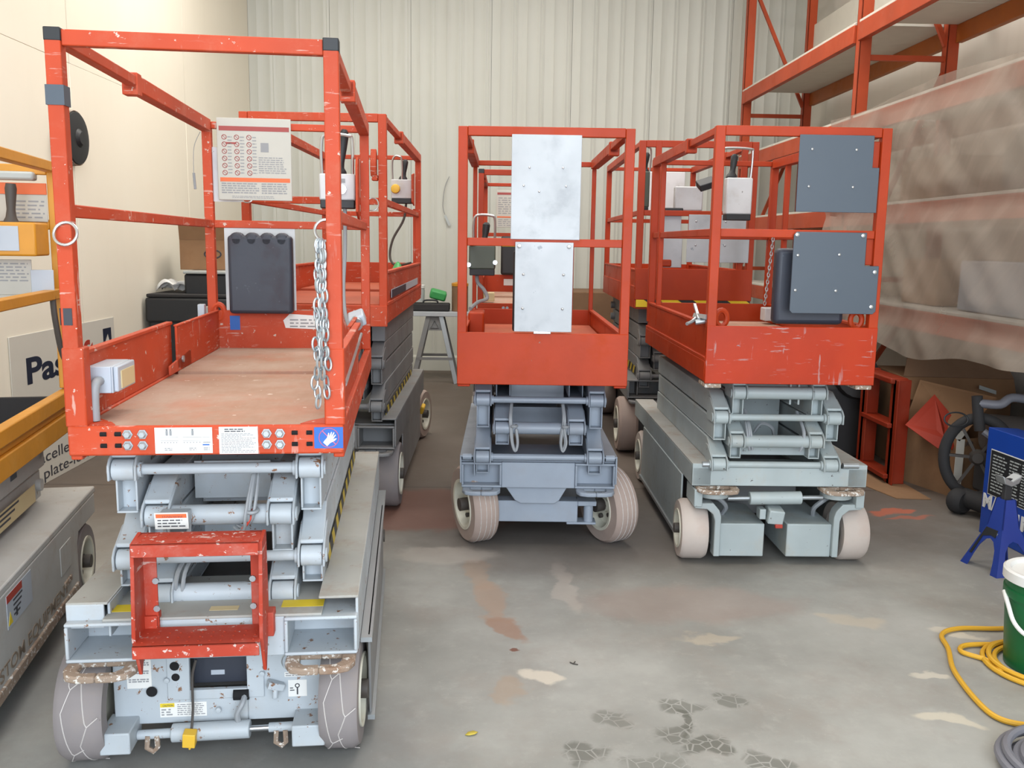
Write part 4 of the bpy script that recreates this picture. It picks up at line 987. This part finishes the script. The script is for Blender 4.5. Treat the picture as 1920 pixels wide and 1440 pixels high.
    cb = MB().box(-.55, -.09, -.3, -.12, 1.455, 1.585).obj('control_box', am, r, .008)
    d = MB().box(-.3, -.15, -.303, -.3, 1.475, 1.57).obj('control_label', 'box_grey', cb, .002)
    MB().box(-.27, -.22, -.31, -.302, 1.5, 1.55).obj('switch', 'cable_dark', cb, .003)
    MB().lathe([(.03, 0), (.02, .02), (.016, .05), (.022, .13), (.018, .15)], (-.2, -.21, 1.585), (.05, 0, 1), 12).obj('joystick', 'cable_dark', cb)
    d = MB().box(-.27, -.14, -.2, -.195, 1.3, 1.44).box(-.27, -.18, -.2, -.195, 1.255, 1.3).obj('instruction_placard', 'placard', r, .002)
    g = MB(); rows(g, -.26, -.15, 1.35, 1.43, -.2, 6, .4, .3, .2); g.obj('print', 'print', d)
    MB().lathe([(.012, 0), (.011, .001)], (-.245, -.2, 1.275), (0, -1, 0), 14).obj('print', 'blue', d)
    MB().box(-.145, -.06, -.204, -.199, 1.31, 1.4).obj('small_placard', 'box_grey', r, .002)
    MB().path(smooth_pts([(-.07, -.2, 1.3), (-.065, -.2, 1.2), (-.055, -.16, 1.05), (-.03, -.1, .97)]), .012, 8).obj('control_cable', 'cable_dark', r)
lift_yellow()

# ------------------------------------------------------------------ signs on the left wall
def wall_sign():
    s = tag(MB().box(XL + .001, XL + .008, 5.28, 6.76, .5, .95).obj('wall_sign', 'sign', None, .002), 'white lift company sign with navy and red lettering on the left wall', 'sign')
    rot = (R(90), 0, R(90)); x = XL + .0085
    letters('Pas', 'navy', s, (x, 5.44, .65), rot, .22, .5, .006)
    letters('Lift', 'signred', s, (x, 5.98, .67), rot, .22, .44, .006)
    MB().prism([(6.560, .72), (6.560, .88), (6.700, .88), (6.700, .72), (6.665, .72), (6.665, .79), (6.640, .84), (6.595, .79), (6.595, .72)], (x, 0, 0), (0, 1, 0), (0, 0, 1), .001).obj('arrow_emblem', 'navy', s)
    g = MB()
    for y in (6.560, 6.675): g.prism([(y, .55), (y, .72), (y + .02, .72), (y + .02, .55)], (x, 0, 0), (0, 1, 0), (0, 0, 1), .001)
    for z in (.6, .67): g.prism([(6.560, z), (6.560, z + .016), (6.700, z + .016), (6.700, z)], (x, 0, 0), (0, 1, 0), (0, 0, 1), .001)
    g.obj('ladder_emblem', 'signred', s)
    s2 = tag(MB().box(XL + .001, XL + .02, 4.9, 8.4, .0, .3).obj('wall_sign', 'sign', None, .003), 'long white board lettered plate-forme, standing low along the left wall', 'sign')
    x = XL + .0205
    letters('nacelle', 'print_dark', s2, (x, 5.42, .135), rot, .1, .48)
    letters('plate-forme', 'print_dark', s2, (x, 5.55, .03), rot, .1, .82)
wall_sign()
c = thing('cable_reel', 'round black cable reel mounted high on the left wall', 'reel', (XL, 6.15, 2.17), 0)
MB().lathe([(.17, .02), (.175, .05), (.165, .09), (.11, .1), (.06, .1), (.04, .12)], (0, 0, 0), (1, 0, 0), 32).obj('drum', 'black', c)
g = MB()
for k in range(6): g.ring((.035 + k * .009, 0, 0), (0, 1, 0), (0, 0, 1), .176 - .0005 * k, .003, 36, 4)
g.obj('wire_winding', 'rust', c); MB().box(0, .03, -.03, .03, -.12, .12).obj('wall_bracket', 'zinc', c)

# ------------------------------------------------------------------ black job box, carton, paper behind the worn lift
b = thing('job_box', 'large black plastic job box against the left wall', 'tool box', (-2.375, 7.9, 0))
MB().box(-.36, .7, -.55, .55, 0, .9).box(-.38, .72, -.57, .57, .86, 1.06).box(-.1, .7, -.45, .5, 1.06, 1.25).obj('body', 'black', b, .02)
MB().box(-.37, .71, -.56, .56, 1.062, 1.09).obj('lid_seam', 'rubber', b, .008)
MB().box(.1, .17, -.59, -.565, .9, 1.0).obj('latch', 'steel', b, .01)
MB().box(-.1, .72, -.47, .52, 1.25, 1.275).obj('lid_edge', 'clear', b, .008)
MB().box(.1, .5, -.556, -.55, .6, .8).obj('label', 'clear', b)
o = MB().box(-.24, .24, -.2, .2, 0, .25).obj('carton', 'cardboard', None, .003, (-2.36, 7.86, 1.277), (0, 0, R(12))); tag(o, 'brown cardboard carton with a printed oval on the black job box', 'box')
MB().ring((.02, -.2015, .13), (1, 0, 0), (0, 0, 1), .065, .006, 28, 4, .034).obj('oval_print', 'print_dark', o)
MB().prism([(-.24, .0), (.24, .0), (.24, .13), (-.24, .13)], (0, -.2, .25), (1, 0, 0), (0, -.35, .94), .004).obj('flap', 'cardboard', o)
o = MB().grid(lambda u, v: Vector((-.16 + .32 * u, -.12 + .24 * v, .02 + .05 * abs(math.sin(7 * u) * math.sin(5 * v + 1)) + .05 * abs(math.sin(11 * v + 3 * u)))), 14, 12).obj('crumpled_paper', 'white', None, 0, (-2.56, 7.62, 1.08)); tag(o, 'crumpled white paper on the edge of the black job box', 'paper')
o.modifiers.new('thick', 'SOLIDIFY').thickness = .004

# ------------------------------------------------------------------ sawhorse bench by the back wall, with its clutter
b = thing('sawhorse_bench', 'aluminium plank on grey folding sawhorse by the back wall', 'bench', (-.58, 10.0, 0))
MB().box(-.4, .9, -.16, .16, .735, .785).obj('plank', 'alu', b, .004)
for y in (-.12, .12):
    for s in (-1, 1): MB().bar((s * .07, y, .735), (s * .24, y * 1.6, 0), .05, .03, (0, 1, 0)).obj('leg', 'zinc' if (s > 0 and y < 0) else 'grey_dark', b, .003)
    MB().xz([(-.09, .735), (.09, .735), (.12, .58), (-.12, .58)], y - .01, y + .01).obj('head_plate', 'grey_dark', b)
    MB().box(-.2, .2, y * 1.45 - .01, y * 1.45 + .01, .26, .29).obj('spreader', 'grey_dark', b)
MB().path([(-.045, -.135, .61), (.045, -.135, .61), (0, -.135, .69)], .005, 5, True).obj('emblem', 'steel', b)
for s in (0, 1): MB().bar((.62 + s * .18, 0, .735), (.56 + s * .3, .0, 0), .05, .2, (0, 1, 0)).obj('leg', 'grey_dark', b, .003)
o = tag(MB().lathe([(.06, 0), (.065, .12), (.06, .15)], (0, 0, 0), n=20).obj('tub', 'clear', None, 0, (-.76, 10.0, .885)), 'cloudy plastic tub with white lid on the dark tool case', 'tub'); MB().lathe([(.067, 0), (.067, .03), (.06, .035)], (0, 0, .15), n=20).obj('lid', 'white', o)
o = tag(MB().obox((0, 0, .06), (.18, .12, .1), (.2, .25, .1)).obj('green_pouch', 'green_bright', None, .02, (-.55, 10.0, .903)), 'bright green pouch on the dark tool case', 'pouch')
o = tag(MB().box(-.21, .21, -.1, .1, 0, .085).obj('tool_case', 'rubber', None, .015, (-.63, 10.0, .787)), 'dark flat tool case lying on the aluminium plank', 'tool case')
MB().path(smooth_pts([(-.08, -.05, .085), (-.06, -.05, .115), (.06, -.05, .115), (.08, -.05, .085)]), .01, 8).obj('handle', 'black', o)
o = tag(MB().lathe([(.028, 0), (.03, .02), (.02, .05), (.012, .07), (.01, .14)], (0, 0, 0), (1, .1, .1), 12).obj('hand_tool', 'cable_dark', None, 0, (-.99, 9.9, .82)), 'small dark hand tool on the left end of the plank', 'tool')
o = tag(MB().lathe([(.09, 0), (.09, .27), (.085, .275)], (0, 0, 0), n=24).obj('canister', 'cardboard_dark', None, 0, (-.31, 10.0, .787)), 'brown canister with a tan lid on the plank, beside the middle lift', 'can'); MB().lathe([(.093, 0), (.093, .03), (.02, .05)], (0, 0, .275), n=24).obj('lid', 'amber', o)
o = tag(MB().box(-.6, .62, -.4, .4, 0, 1.03).obj('crate', 'cardboard_dark', None, .01, (1.2, 10.1, 0)), 'big plain brown crate against the back wall', 'crate')
for z in (.33, .66): MB().box(-.605, .625, -.408, -.4, z - .01, z + .01).obj('band', 'cardboard', o)
o = tag(MB().box(-.14, .14, -.12, .12, 0, .8).obj('carton', 'cardboard', None, .004, (.86, 9.4, 0)), 'tall tan carton in front of the brown crate', 'box'); MB().box(-.02, .02, -.1212, -.1202, 0, .8).obj('tape', 'beige_lid', o)
o = tag(MB().path(smooth_pts([(-.47, 0, 2.3), (-.52, 0, 2.18), (-.545, 0, 2.0), (-.54, 0, 1.92), (-.52, 0, 1.86)]), .004, 6).obj('hanging_wire', 'print', None, 0, (0, YB - .03, 0)), 'thin wire hanging on the back wall with a grey tag', 'wire'); MB().obox((-.49, -.004, 1.79), (.03, .004, .13), (0, R(-25), 0)).obj('wire_tag', 'clear', o)
o = tag(MB().grid(lambda u, v: Vector((-.1 + .2 * u, -.13 + .26 * v, .15 * math.sin(math.pi * u) * math.sin(math.pi * v) ** .5 + .03 * math.sin(9 * u + 4 * v) * math.sin(math.pi * u) * math.sin(math.pi * v))), 14, 16).box(-.09, .09, -.12, .12, 0, .02).obj('green_bag', 'green_bright', None, 0, (-.66, 6.5, 1.224)), 'bright green bag lying in the rear left lift platform', 'bag')

# ------------------------------------------------------------------ pallet rack along the right wall
rk = thing('pallet_rack', 'orange pallet rack with white shelf boards along the right wall', 'rack', (2.75, 7, 0))
def rackmat(y): return 'rack'
for yy in (-3.1, 0, 3.12):
    for x in (.04, .7):
        g = MB().box(x - .045, x + .045, yy - .04, yy - .03, 0, 5.2).box(x - .045, x + .045, yy + .03, yy + .04, 0, 5.2).box(x - .045, x - .035, yy - .04, yy + .04, 0, 5.2)
        g.box(x - .07, x + .07, yy - .06, yy + .06, 0, .01); g.obj('upright', 'rack', rk, .003)
    for z0, z1 in ((.2, .2), (1.3, 1.3), (2.95, 2.95), (4.3, 4.3)): MB().bar((.08, yy, z0), (.66, yy, z1), .03, .04).obj('brace', 'rack', rk)
    for z0, z1 in ((.3, 1.25), (1.35, 2.85), (4.25, 3.05)): MB().bar((.08, yy, z0), (.66, yy, z1), .03, .035).obj('brace', 'rack', rk)
for ya, yb in ((-3.06, -.04), (.04, 3.08)):
    for z, hgt in ((1.15, .13), (1.83, .13), (2.5, .13), (3.19, .13)):
        for x, mm in ((.0, 'rack'), (.74, 'rack_dark')):
            MB().box(x - .025, x + .025, ya, yb, z - hgt, z).obj('beam', mm, rk, .004)
        n = 5; d = (yb - ya) / n
        for k in range(n): MB().box(-.02, .76, ya + k * d + .004, ya + (k + 1) * d - .004, z + .001, z + .02).obj('shelf_board', 'board_white', rk, .002, seg=1)
    MB().box(.72, .745, ya, yb, 3.5, 3.9).obj('back_board', 'board_white', rk)
# film hung over the front
tf = NT('milky_plastic_film'); tr = tf.n.new('ShaderNodeBsdfTransparent'); ms = tf.n.new('ShaderNodeMixShader')
tf.fin(lin('#a1968a'), .35)
mp = tf.mapping((1, 1, 1)); mp.node.inputs['Rotation'].default_value = (R(-42), 0, 0)
mq = tf.n.new('ShaderNodeMapping'); mq.inputs['Scale'].default_value = (1, 4.5, .7); tf.link(mp, mq.inputs[0])
streak = tf.ramp(tf.noise(1.5, 5, mq.outputs[0], .55), .4, .8)
tf.link(tf.math('ADD', tf.math('MULTIPLY', tf.noise(1.3, 4), .3), tf.math('ADD', tf.math('MULTIPLY', streak, .16), .36)), ms.inputs[0]); tf.link(tr.outputs[0], ms.inputs[1]); tf.link(tf.b.outputs[0], ms.inputs[2]); tf.link(ms.outputs[0], tf.n['Material Output'].inputs[0])
M['film'] = tf.m
def film(u, v):
    y = 3.4 + u * 3.85; top = 2.53 - .02 * math.sin(u * 9); bot = .9 + .05 * math.sin(u * 7 + 1) + .025 * math.sin(u * 19) + .06 * (1 - u)
    z = top + (bot - top) * v
    q = u * 2.6 + v * 1.1
    sag = .018 * math.sin(u * 13 + v * 4) + .014 * math.sin(q * 11) ** 3 + .005 * math.sin(q * 23 + 3 * v) + .002 * math.sin(u * 40 - v * 14)
    at = min(1, min(abs(z - q) for q in (2.45, 1.78, 1.1)) / .14)
    return Vector((2.70 - .012 - (sag + .03) * at, y, z))
o = tag(MB().grid(film, 110, 60).obj('plastic_film', 'film'), 'milky plastic film hung over the front of the orange rack', 'plastic sheet')
# goods behind the film
o = tag(MB().lathe([(.2, 0), (.23, .04), (.23, .3), (.2, .34)], (0, 0, 0), n=28).obj('drum', 'rubber', None, 0, (3.05, 4.95, 1.853)), 'dark round drum on the rack behind the film', 'drum'); MB().lathe([(.235, 0), (.235, .03)], (0, 0, .16), n=28).obj('band', 'cable_dark', o)
o = tag(MB().obox((0, 0, .11), (.4, .5, .22), (0, 0, .2)).obj('carton', 'beige_lid', None, .01, (3.1, 4.35, 1.853)), 'pale yellow carton on the rack behind the film', 'box'); MB().obox((0, 0, .222), (.06, .5, .004), (0, 0, .2)).obj('tape', 'cardboard', o)
o = tag(MB().box(-.25, .25, -.35, .35, 0, .3).obj('carton', 'concrete_box', None, .01, (3.1, 5.08, 1.173)), 'pale grey carton on the lowest rack shelf behind the film', 'box'); MB().box(-.03, .03, -.352, .352, .3, .302).obj('tape', 'beige_lid', o)
o = tag(MB().box(-.25, .25, -.3, .3, 0, .38).obj('tool_bin', 'manual', None, .03, (3.1, 4.4, 1.173)), 'dark bin on the lowest rack shelf behind the film', 'bin'); MB().box(-.26, .26, -.31, .31, .34, .37).obj('rim', 'rubber', o, .01)
o = tag(MB().box(-.22, .22, -.3, .3, 0, .28).obj('carton', 'cardboard_dark', None, .01, (3.1, 6.1, 1.853)), 'brown carton on the middle rack shelf behind the film', 'box'); MB().box(-.03, .03, -.302, .302, .28, .282).obj('tape', 'beige_lid', o)
o = tag(MB().box(-.22, .22, -.25, .25, 0, .3).obj('carton', 'cardboard', None, .01, (3.1, 6.0, 1.173)), 'tan carton on the lowest rack shelf, behind the far film', 'box'); MB().box(-.03, .03, -.252, .252, .3, .302).obj('tape', 'beige_lid', o)

# ------------------------------------------------------------------ floor clutter under the rack
o = tag(MB().xy([(2.42, 5.88), (2.55, 5.37), (2.76, 5.35), (2.76, 5.9), (2.6, 6.2)], .001, .006).obj('cardboard_sheet', 'cardboard'), 'flat cardboard sheet on the floor under the red step frame', 'cardboard')
f = thing('step_frame', 'red steel two-rung step frame standing on the cardboard sheet', 'step', (2.675, 5.78, .007), R(0))
def fr(px): return px
for nm, x, y in (('side_rail', 0.02, -.06), ('side_rail', .0, .36)):
    MB().box(x - .05, x + .05, y - .02, y + .02, 0, .69 + (.02 if y > 0 else 0)).box(x - .05, x - .04, y - .055, y + .055, 0, .69).obj(nm, 'red_shaded', f, .003)
MB().box(-.06, .06, -.06, .36, .66, .70).obj('top_bar', 'red_shaded', f, .01)
MB().box(-.06, .05, -.06, .36, .37, .40).obj('rung', 'red_shaded', f, .004)
MB().box(-.06, .05, -.06, .36, .03, .06).obj('rung', 'red_shaded', f, .004)
b = thing('carton', 'opened brown cardboard box with torn corner tape, under the rack', 'box', (2.93, 5.39, 0))
def cb(u, v): return (u, v)
dx, dy = Vector((-.14, .46, 0)), Vector((.5, .16, 0))
A_, B_, C_, D_ = Vector((0, 0, 0)), dx, dx + dy, dy
def wall(p, q, h0, h1, name, mat='cardboard', th=.006, par=b):
    n = (q - p).cross(Vector((0, 0, 1))).normalized() * th
    vs = [p, q, q + Vector((0, 0, h1)), p + Vector((0, 0, h0))]
    return MB().add(list(vs) + [v + n for v in vs], [(0, 1, 2, 3), (7, 6, 5, 4), (0, 4, 5, 1), (1, 5, 6, 2), (2, 6, 7, 3), (3, 7, 4, 0)]).obj(name, mat, par)
wall(A_, B_, .38, .38, 'side'); wall(A_, D_, .38, .38, 'side'); wall(B_, C_, .38, .38, 'side'); wall(D_, C_, .38, .38, 'side')
MB().add([Vector((0, 0, .38)), B_ + Vector((0, 0, .38)), B_ + Vector((.13, .1, .66)), Vector((.26, .1, .62)), Vector((0, 0, .386)), B_ + Vector((0, 0, .386)), B_ + Vector((.13, .1, .666)), Vector((.26, .1, .626))], [(0, 1, 2, 3), (7, 6, 5, 4), (0, 4, 5, 1), (1, 5, 6, 2), (2, 6, 7, 3), (3, 7, 4, 0)]).obj('flap', 'cardboard', b)
MB().bar((-.004, -.012, .0), (-.004, -.012, .38), .05, .004, (0, 1, 0)).obox((-.02, -.012, .41), (.06, .004, .06), (0, .6, 0)).obj('torn_tape', 'board_white', b)
g = MB(); rows(g, .02, .1, .345, .365, -.0, 1, .7, .2, .0); 
text('print', 'ERO', 'print_dark', b, (.02, -.004, .335), (R(90), 0, R(18)), .04, .0005)
text('print', 'FRAGI', 'print_dark', b, (-.05, -.012, .006), (R(90), 0, R(8)), .035, .0005)
rs = [Vector(p) for p in ((2.676, 5.6, .423), (2.81, 5.42, .31), (2.855, 5.44, .37), (2.9, 5.42, .3), (2.997, 5.5, .419), (2.899, 5.7, .606))]
o = tag(MB().add(rs + [v + Vector((-.001, -.003, .003)) for v in rs], [(0, 1, 2, 3, 4, 5), (11, 10, 9, 8, 7, 6)] + [(i, (i + 1) % 6, 6 + (i + 1) % 6, 6 + i) for i in range(6)]).obj('red_sheet', 'redpaper', None, 0), 'bright red square sheet lying across the opened cardboard box', 'sheet')
b = thing('carton', 'big brown cardboard box leaning behind the opened one, flap up', 'box', (3.24, 6.4, 0), R(-6))
MB().box(-.32, .42, -.3, .3, 0, .66).obj('body', 'cardboard', b, .004)
MB().prism([(-.32, 0), (.42, 0), (.3, .4), (-.2, .42)], (0, -.3, .66), (1, 0, 0), (0, .55, .8), .006).obj('flap', 'cardboard_dark', b)
MB().prism([(-.32, 0), (.42, 0), (.4, .2), (-.3, .2)], (0, -.3, .66), (1, 0, 0), (0, -.62, -.7), .006).obj('flap', 'cardboard', b)
MB().obox((.2, -.42, .6), (.12, .004, .03), (R(-40), .3, 0)).obj('tape_strip', 'clear', b)
o = tag(MB().box(-.17, .17, -.22, .22, 0, .7).obj('carton', 'cardboard_dark', None, .005, (3.545, 5.25, 0)), 'dull brown carton at the foot of the right wall, behind the compressor cart', 'box'); MB().box(-.17, .17, -.03, .03, .7, .703).obj('tape', 'cardboard', o)
# black machine heap
b = thing('spare_machine', 'black machine parts with bright bolts, heaped under the rack beside the step frame', 'machine', (2.62, 6.62, 0))
MB().box(-.3, .2, -.2, .25, 0, .55).obj('housing', 'rubber', b, .03); MB().box(-.26, .2, -.15, .22, .55, .8).obj('engine_block', 'black', b, .04)
MB().lathe([(.14, 0), (.16, .03), (.16, .09), (.1, .1)], (.06, -.16, .6), (0, -1, .3), 20).obj('fan_cowl', 'rubber', b)
MB().obox((.02, .1, .84), (.1, .06, .2), (0, .15, 0)).obj('lever', 'signred', b, .01)
for k in range(5): MB().lathe([(.012, 0), (.01, .01)], (-.2 + k * .08, -.2 + .02 * (k % 2), .62 + .03 * (k % 3)), (0, -1, .4), 8).obj('bolt', 'steel', b)
MB().box(-.38, -.1, -.28, -.2, .2, .42).obj('battery', 'manual', b, .01)
# hand-cart compressor with big wheel
b = thing('compressor_cart', 'dark wheeled compressor cart behind the blue box', 'compressor', (2.97, 5.14, 0))
t = MB().ring((-.08, -.03, .33), (.68, -.35, .0), (0, 0, 1), .235, .032, 40, 10); t.obj('wheel_tyre', 'rubber', b)
g = MB().lathe([(.03, -.03), (.05, 0), (.03, .03)], (-.08, -.03, .33), (.35, .68, 0), 14)
for k in range(6):
    a = k * math.pi / 3; v = Vector((.68 / .765, -.35 / .765, 0)) * math.cos(a) * .19 + Vector((0, 0, 1)) * math.sin(a) * .2; g.bar(Vector((-.08, -.03, .33)), Vector((-.08, -.03, .33)) + v, .02, .016)
g.obj('wheel_spokes', 'cable_dark', b)
MB().lathe([(.06, 0), (.075, .02), (.075, .07), (.06, .09)], (-.2, -.02, .075), (.4, -.9, 0), 18).obj('caster', 'rubber', b)
MB().cyl((-.16, -.05, .1), (-.02, -.32, .07), .055, 14).obj('silencer', 'rubber', b, .01)
MB().cyl((.02, .1, .45), (.3, .06, .43), .12, 20).obj('air_tank', 'cable_dark', b, .03)
MB().path(smooth_pts([(-.12, -.06, .66), (-.02, -.1, .66), (.05, -.1, .7), (.2, -.1, .68), (.36, -.12, .67)]), .026, 10).obj('handle_bar', 'hose_grey', b)
MB().path(smooth_pts([(-.13, -.05, .7), (-.12, -.06, .6), (-.11, -.08, .5)]), .03, 10).obj('handle_post', 'rubber', b)
MB().path(smooth_pts([(-.1, -.1, .5), (-.02, -.16, .44), (.06, -.2, .44), (.12, -.2, .46)]), .02, 8).obj('hose', 'hose_grey', b)
MB().ring((-.24, -.05, .56), (1, 0, 0), (0, .3, 1), .07, .005, 24, 6, .04).obj('wire_loop', 'black', b)
MB().box(-.02, .3, -.05, .12, .1, .3).obj('base_frame', 'rubber', b, .02)
# the blue printed box
b = thing('tool_carton', 'royal blue printed tool box with black panel of fine print', 'box', (2.72, 4.73, 0), R(-86))
MB().yz([(0, 0), (.0, .59), (.17, .58), (.17, 0)], 0, .42).obj('body', 'blue_box', b, .004)
d = MB().box(.045, .4, -.003, -.0005, .23, .48).obj('info_panel', 'white', b, .012); MB().box(.05, .395, -.0045, -.003, .235, .475).obj('panel_ground', 'black', d, .01)
g = MB(); rows(g, .07, .19, .25, .46, -.0046, 12, .4, .2, .3); rows(g, .21, .3, .24, .46, -.0046, 13, .4, .2, .3); rows(g, .31, .38, .24, .46, -.0046, 15, .4, .2, .3); g.obj('print', 'clear', d)
for ch, x0, z0, w in (('M', .012, .155, .075), ('A', .095, .155, .07), ('U', .25, .12, .07), ('M', .335, .12, .08)): text('letter', ch, 'white', b, (x0, -.002, z0), FRONT, .1, .001, w, .005)
# blue axle stand
b = thing('jack_stand', 'blue steel axle stand in front of the blue tool box', 'axle stand', (2.515, 4.165, 0), R(11.8))
jd = lambda z: .03 + (.35 - z) * .14 if z > .21 else .0496 + (.21 - z) * .345
face = [(-.03, .35), (.03, .35), (.0496, .21), (.122, 0), (.078, 0), (.066, .06), (.05, .11), (.025, .145), (0, .155), (-.025, .145), (-.05, .11), (-.066, .06), (-.078, 0), (-.122, 0), (-.0496, .21)]
for k in range(4):
    c_, s_ = math.cos(k * math.pi / 2), math.sin(k * math.pi / 2)
    q = []
    for x, z in face:
        q.append((x, -jd(z), z))
    rotv = lambda p, o: Vector(((p[0]) * c_ - (p[1] + o) * s_, p[0] * s_ + (p[1] + o) * c_, p[2]))
    n = len(q); vs = [rotv(p, 0) for p in q] + [rotv(p, .006) for p in q]
    MB().add(vs, [tuple(range(n)), tuple(range(2 * n - 1, n - 1, -1))] + [(i, (i + 1) % n, n + (i + 1) % n, n + i) for i in range(n)]).obj('stand_side', 'jack_blue', b)
MB().box(-.02, .02, -.012, .012, .12, .45).obj('ratchet_post', 'rubber', b, .003)
MB().xz([(-.055, .47), (-.04, .43), (0, .415), (.04, .43), (.055, .47), (.04, .462), (0, .44), (-.04, .462)], -.03, .03).obj('saddle', 'zinc', b, .004)
lb = MB().prism([(.03, .2), (-.045, .2), (-.088, .06), (-.072, .06), (-.045, .155), (0, .17), (.03, .165)], (-.0825, 0, 0), (0, -1, 0), (-.0, 0, 1), .002)
lb.v = [(-jd(z) - .0015 - (.002 if x < -.083 else 0), y, z) for x, y, z in lb.v]
lb.obj('label', 'black', b)
text('print', 'CRIC 2T', 'clear', b, (-.0625, .02, .176), (R(78), 0, R(-90)), .016, .0004)
# green pail
b = thing('pail', 'green plastic pail with white lid beside the yellow cord', 'bucket', (2.085, 3.12, 0))
MB().lathe([(.125, 0), (.13, .004), (.146, .26), (.146, .27), (.154, .272), (.154, .3), (.148, .302), (.149, .335)], n=40).obj('body', 'green', b)
MB().lathe([(.154, .332), (.16, .335), (.16, .368), (.152, .374), (.138, .372), (.132, .358), (.02, .358)], n=40).obj('lid', 'white', b)
MB().path(smooth_pts([(-.148, .04, .28), (-.165, -.02, .25), (-.165, -.07, .2), (-.13, -.11, .165), (-.05, -.16, .155), (.06, -.16, .16), (.13, -.1, .22), (.148, .02, .28)]), .008, 8).obj('handle', 'white', b)
# cords
pts = [(2.3, 3.45, .012), (2.09, 3.43, .012), (1.93, 3.43, .012), (1.83, 3.37, .012), (1.79, 3.24, .012), (1.72, 3.06, .012), (1.685, 2.84, .012), (1.7, 2.72, .012), (1.8, 2.68, .012), (1.95, 2.7, .012)]
o = MB().path(smooth_pts(pts, 8), .0095, 8)
o.path(smooth_pts([(2.28, 3.3, .012), (2.03, 3.285, .012), (1.88, 3.275, .012), (1.83, 3.22, .012), (1.88, 3.16, .012), (1.9, 3.12, .012), (1.89, 3.05, .012)], 8), .0095, 8)
for k, rr in enumerate((.175, .195, .215)): o.ring((2.09, 3.1, .012 + .012 * (k % 2)), (1, 0, 0), (0, 1, 0), rr, .0095, 40, 8, rr * .98)
tag(o.obj('extension_cord', 'cord_yellow'), 'yellow extension cord looped on the floor around the green pail', 'cord')
g = MB()
for k in range(6): g.ring((1.76, 2.38 + .006 * k, .016 + .014 * (k % 3)), (1, 0, 0), (0, 1, .02 * (k % 2)), .2 - .026 * (k % 4) + .004 * k, .014, 44, 8)
tag(g.obj('coiled_hose', 'hose_grey'), 'grey coiled hose on the floor in the lower right corner', 'hose')
o = tag(MB().add([Vector(p) for p in ((-.021, 0, 0), (-.009, .009, .004), (.009, .01, .005), (.022, .003, .002), (.009, -.008, .004), (-.009, -.009, .003), (0, 0, .001))], [(0, 5, 6, 1), (1, 6, 3, 2), (6, 5, 4, 3)]).obj('leaf', 'leaf', None, 0, (-.037, 2.644, .003), (0, 0, R(15))), 'small dry yellow leaf on the grey floor', 'leaf'); o.modifiers.new('t', 'SOLIDIFY').thickness = .0015
o = tag(MB().path([(-.012, .012, .003), (.0, 0, .003), (.016, -.006, .003)], .0022, 5).path([(.0, 0, .003), (.008, .018, .003)], .002, 5).obj('twig', 'cable_dark', None, 0, (.33, 3.127, 0)), 'tiny dark forked twig on the floor in front of the middle lift', 'twig')
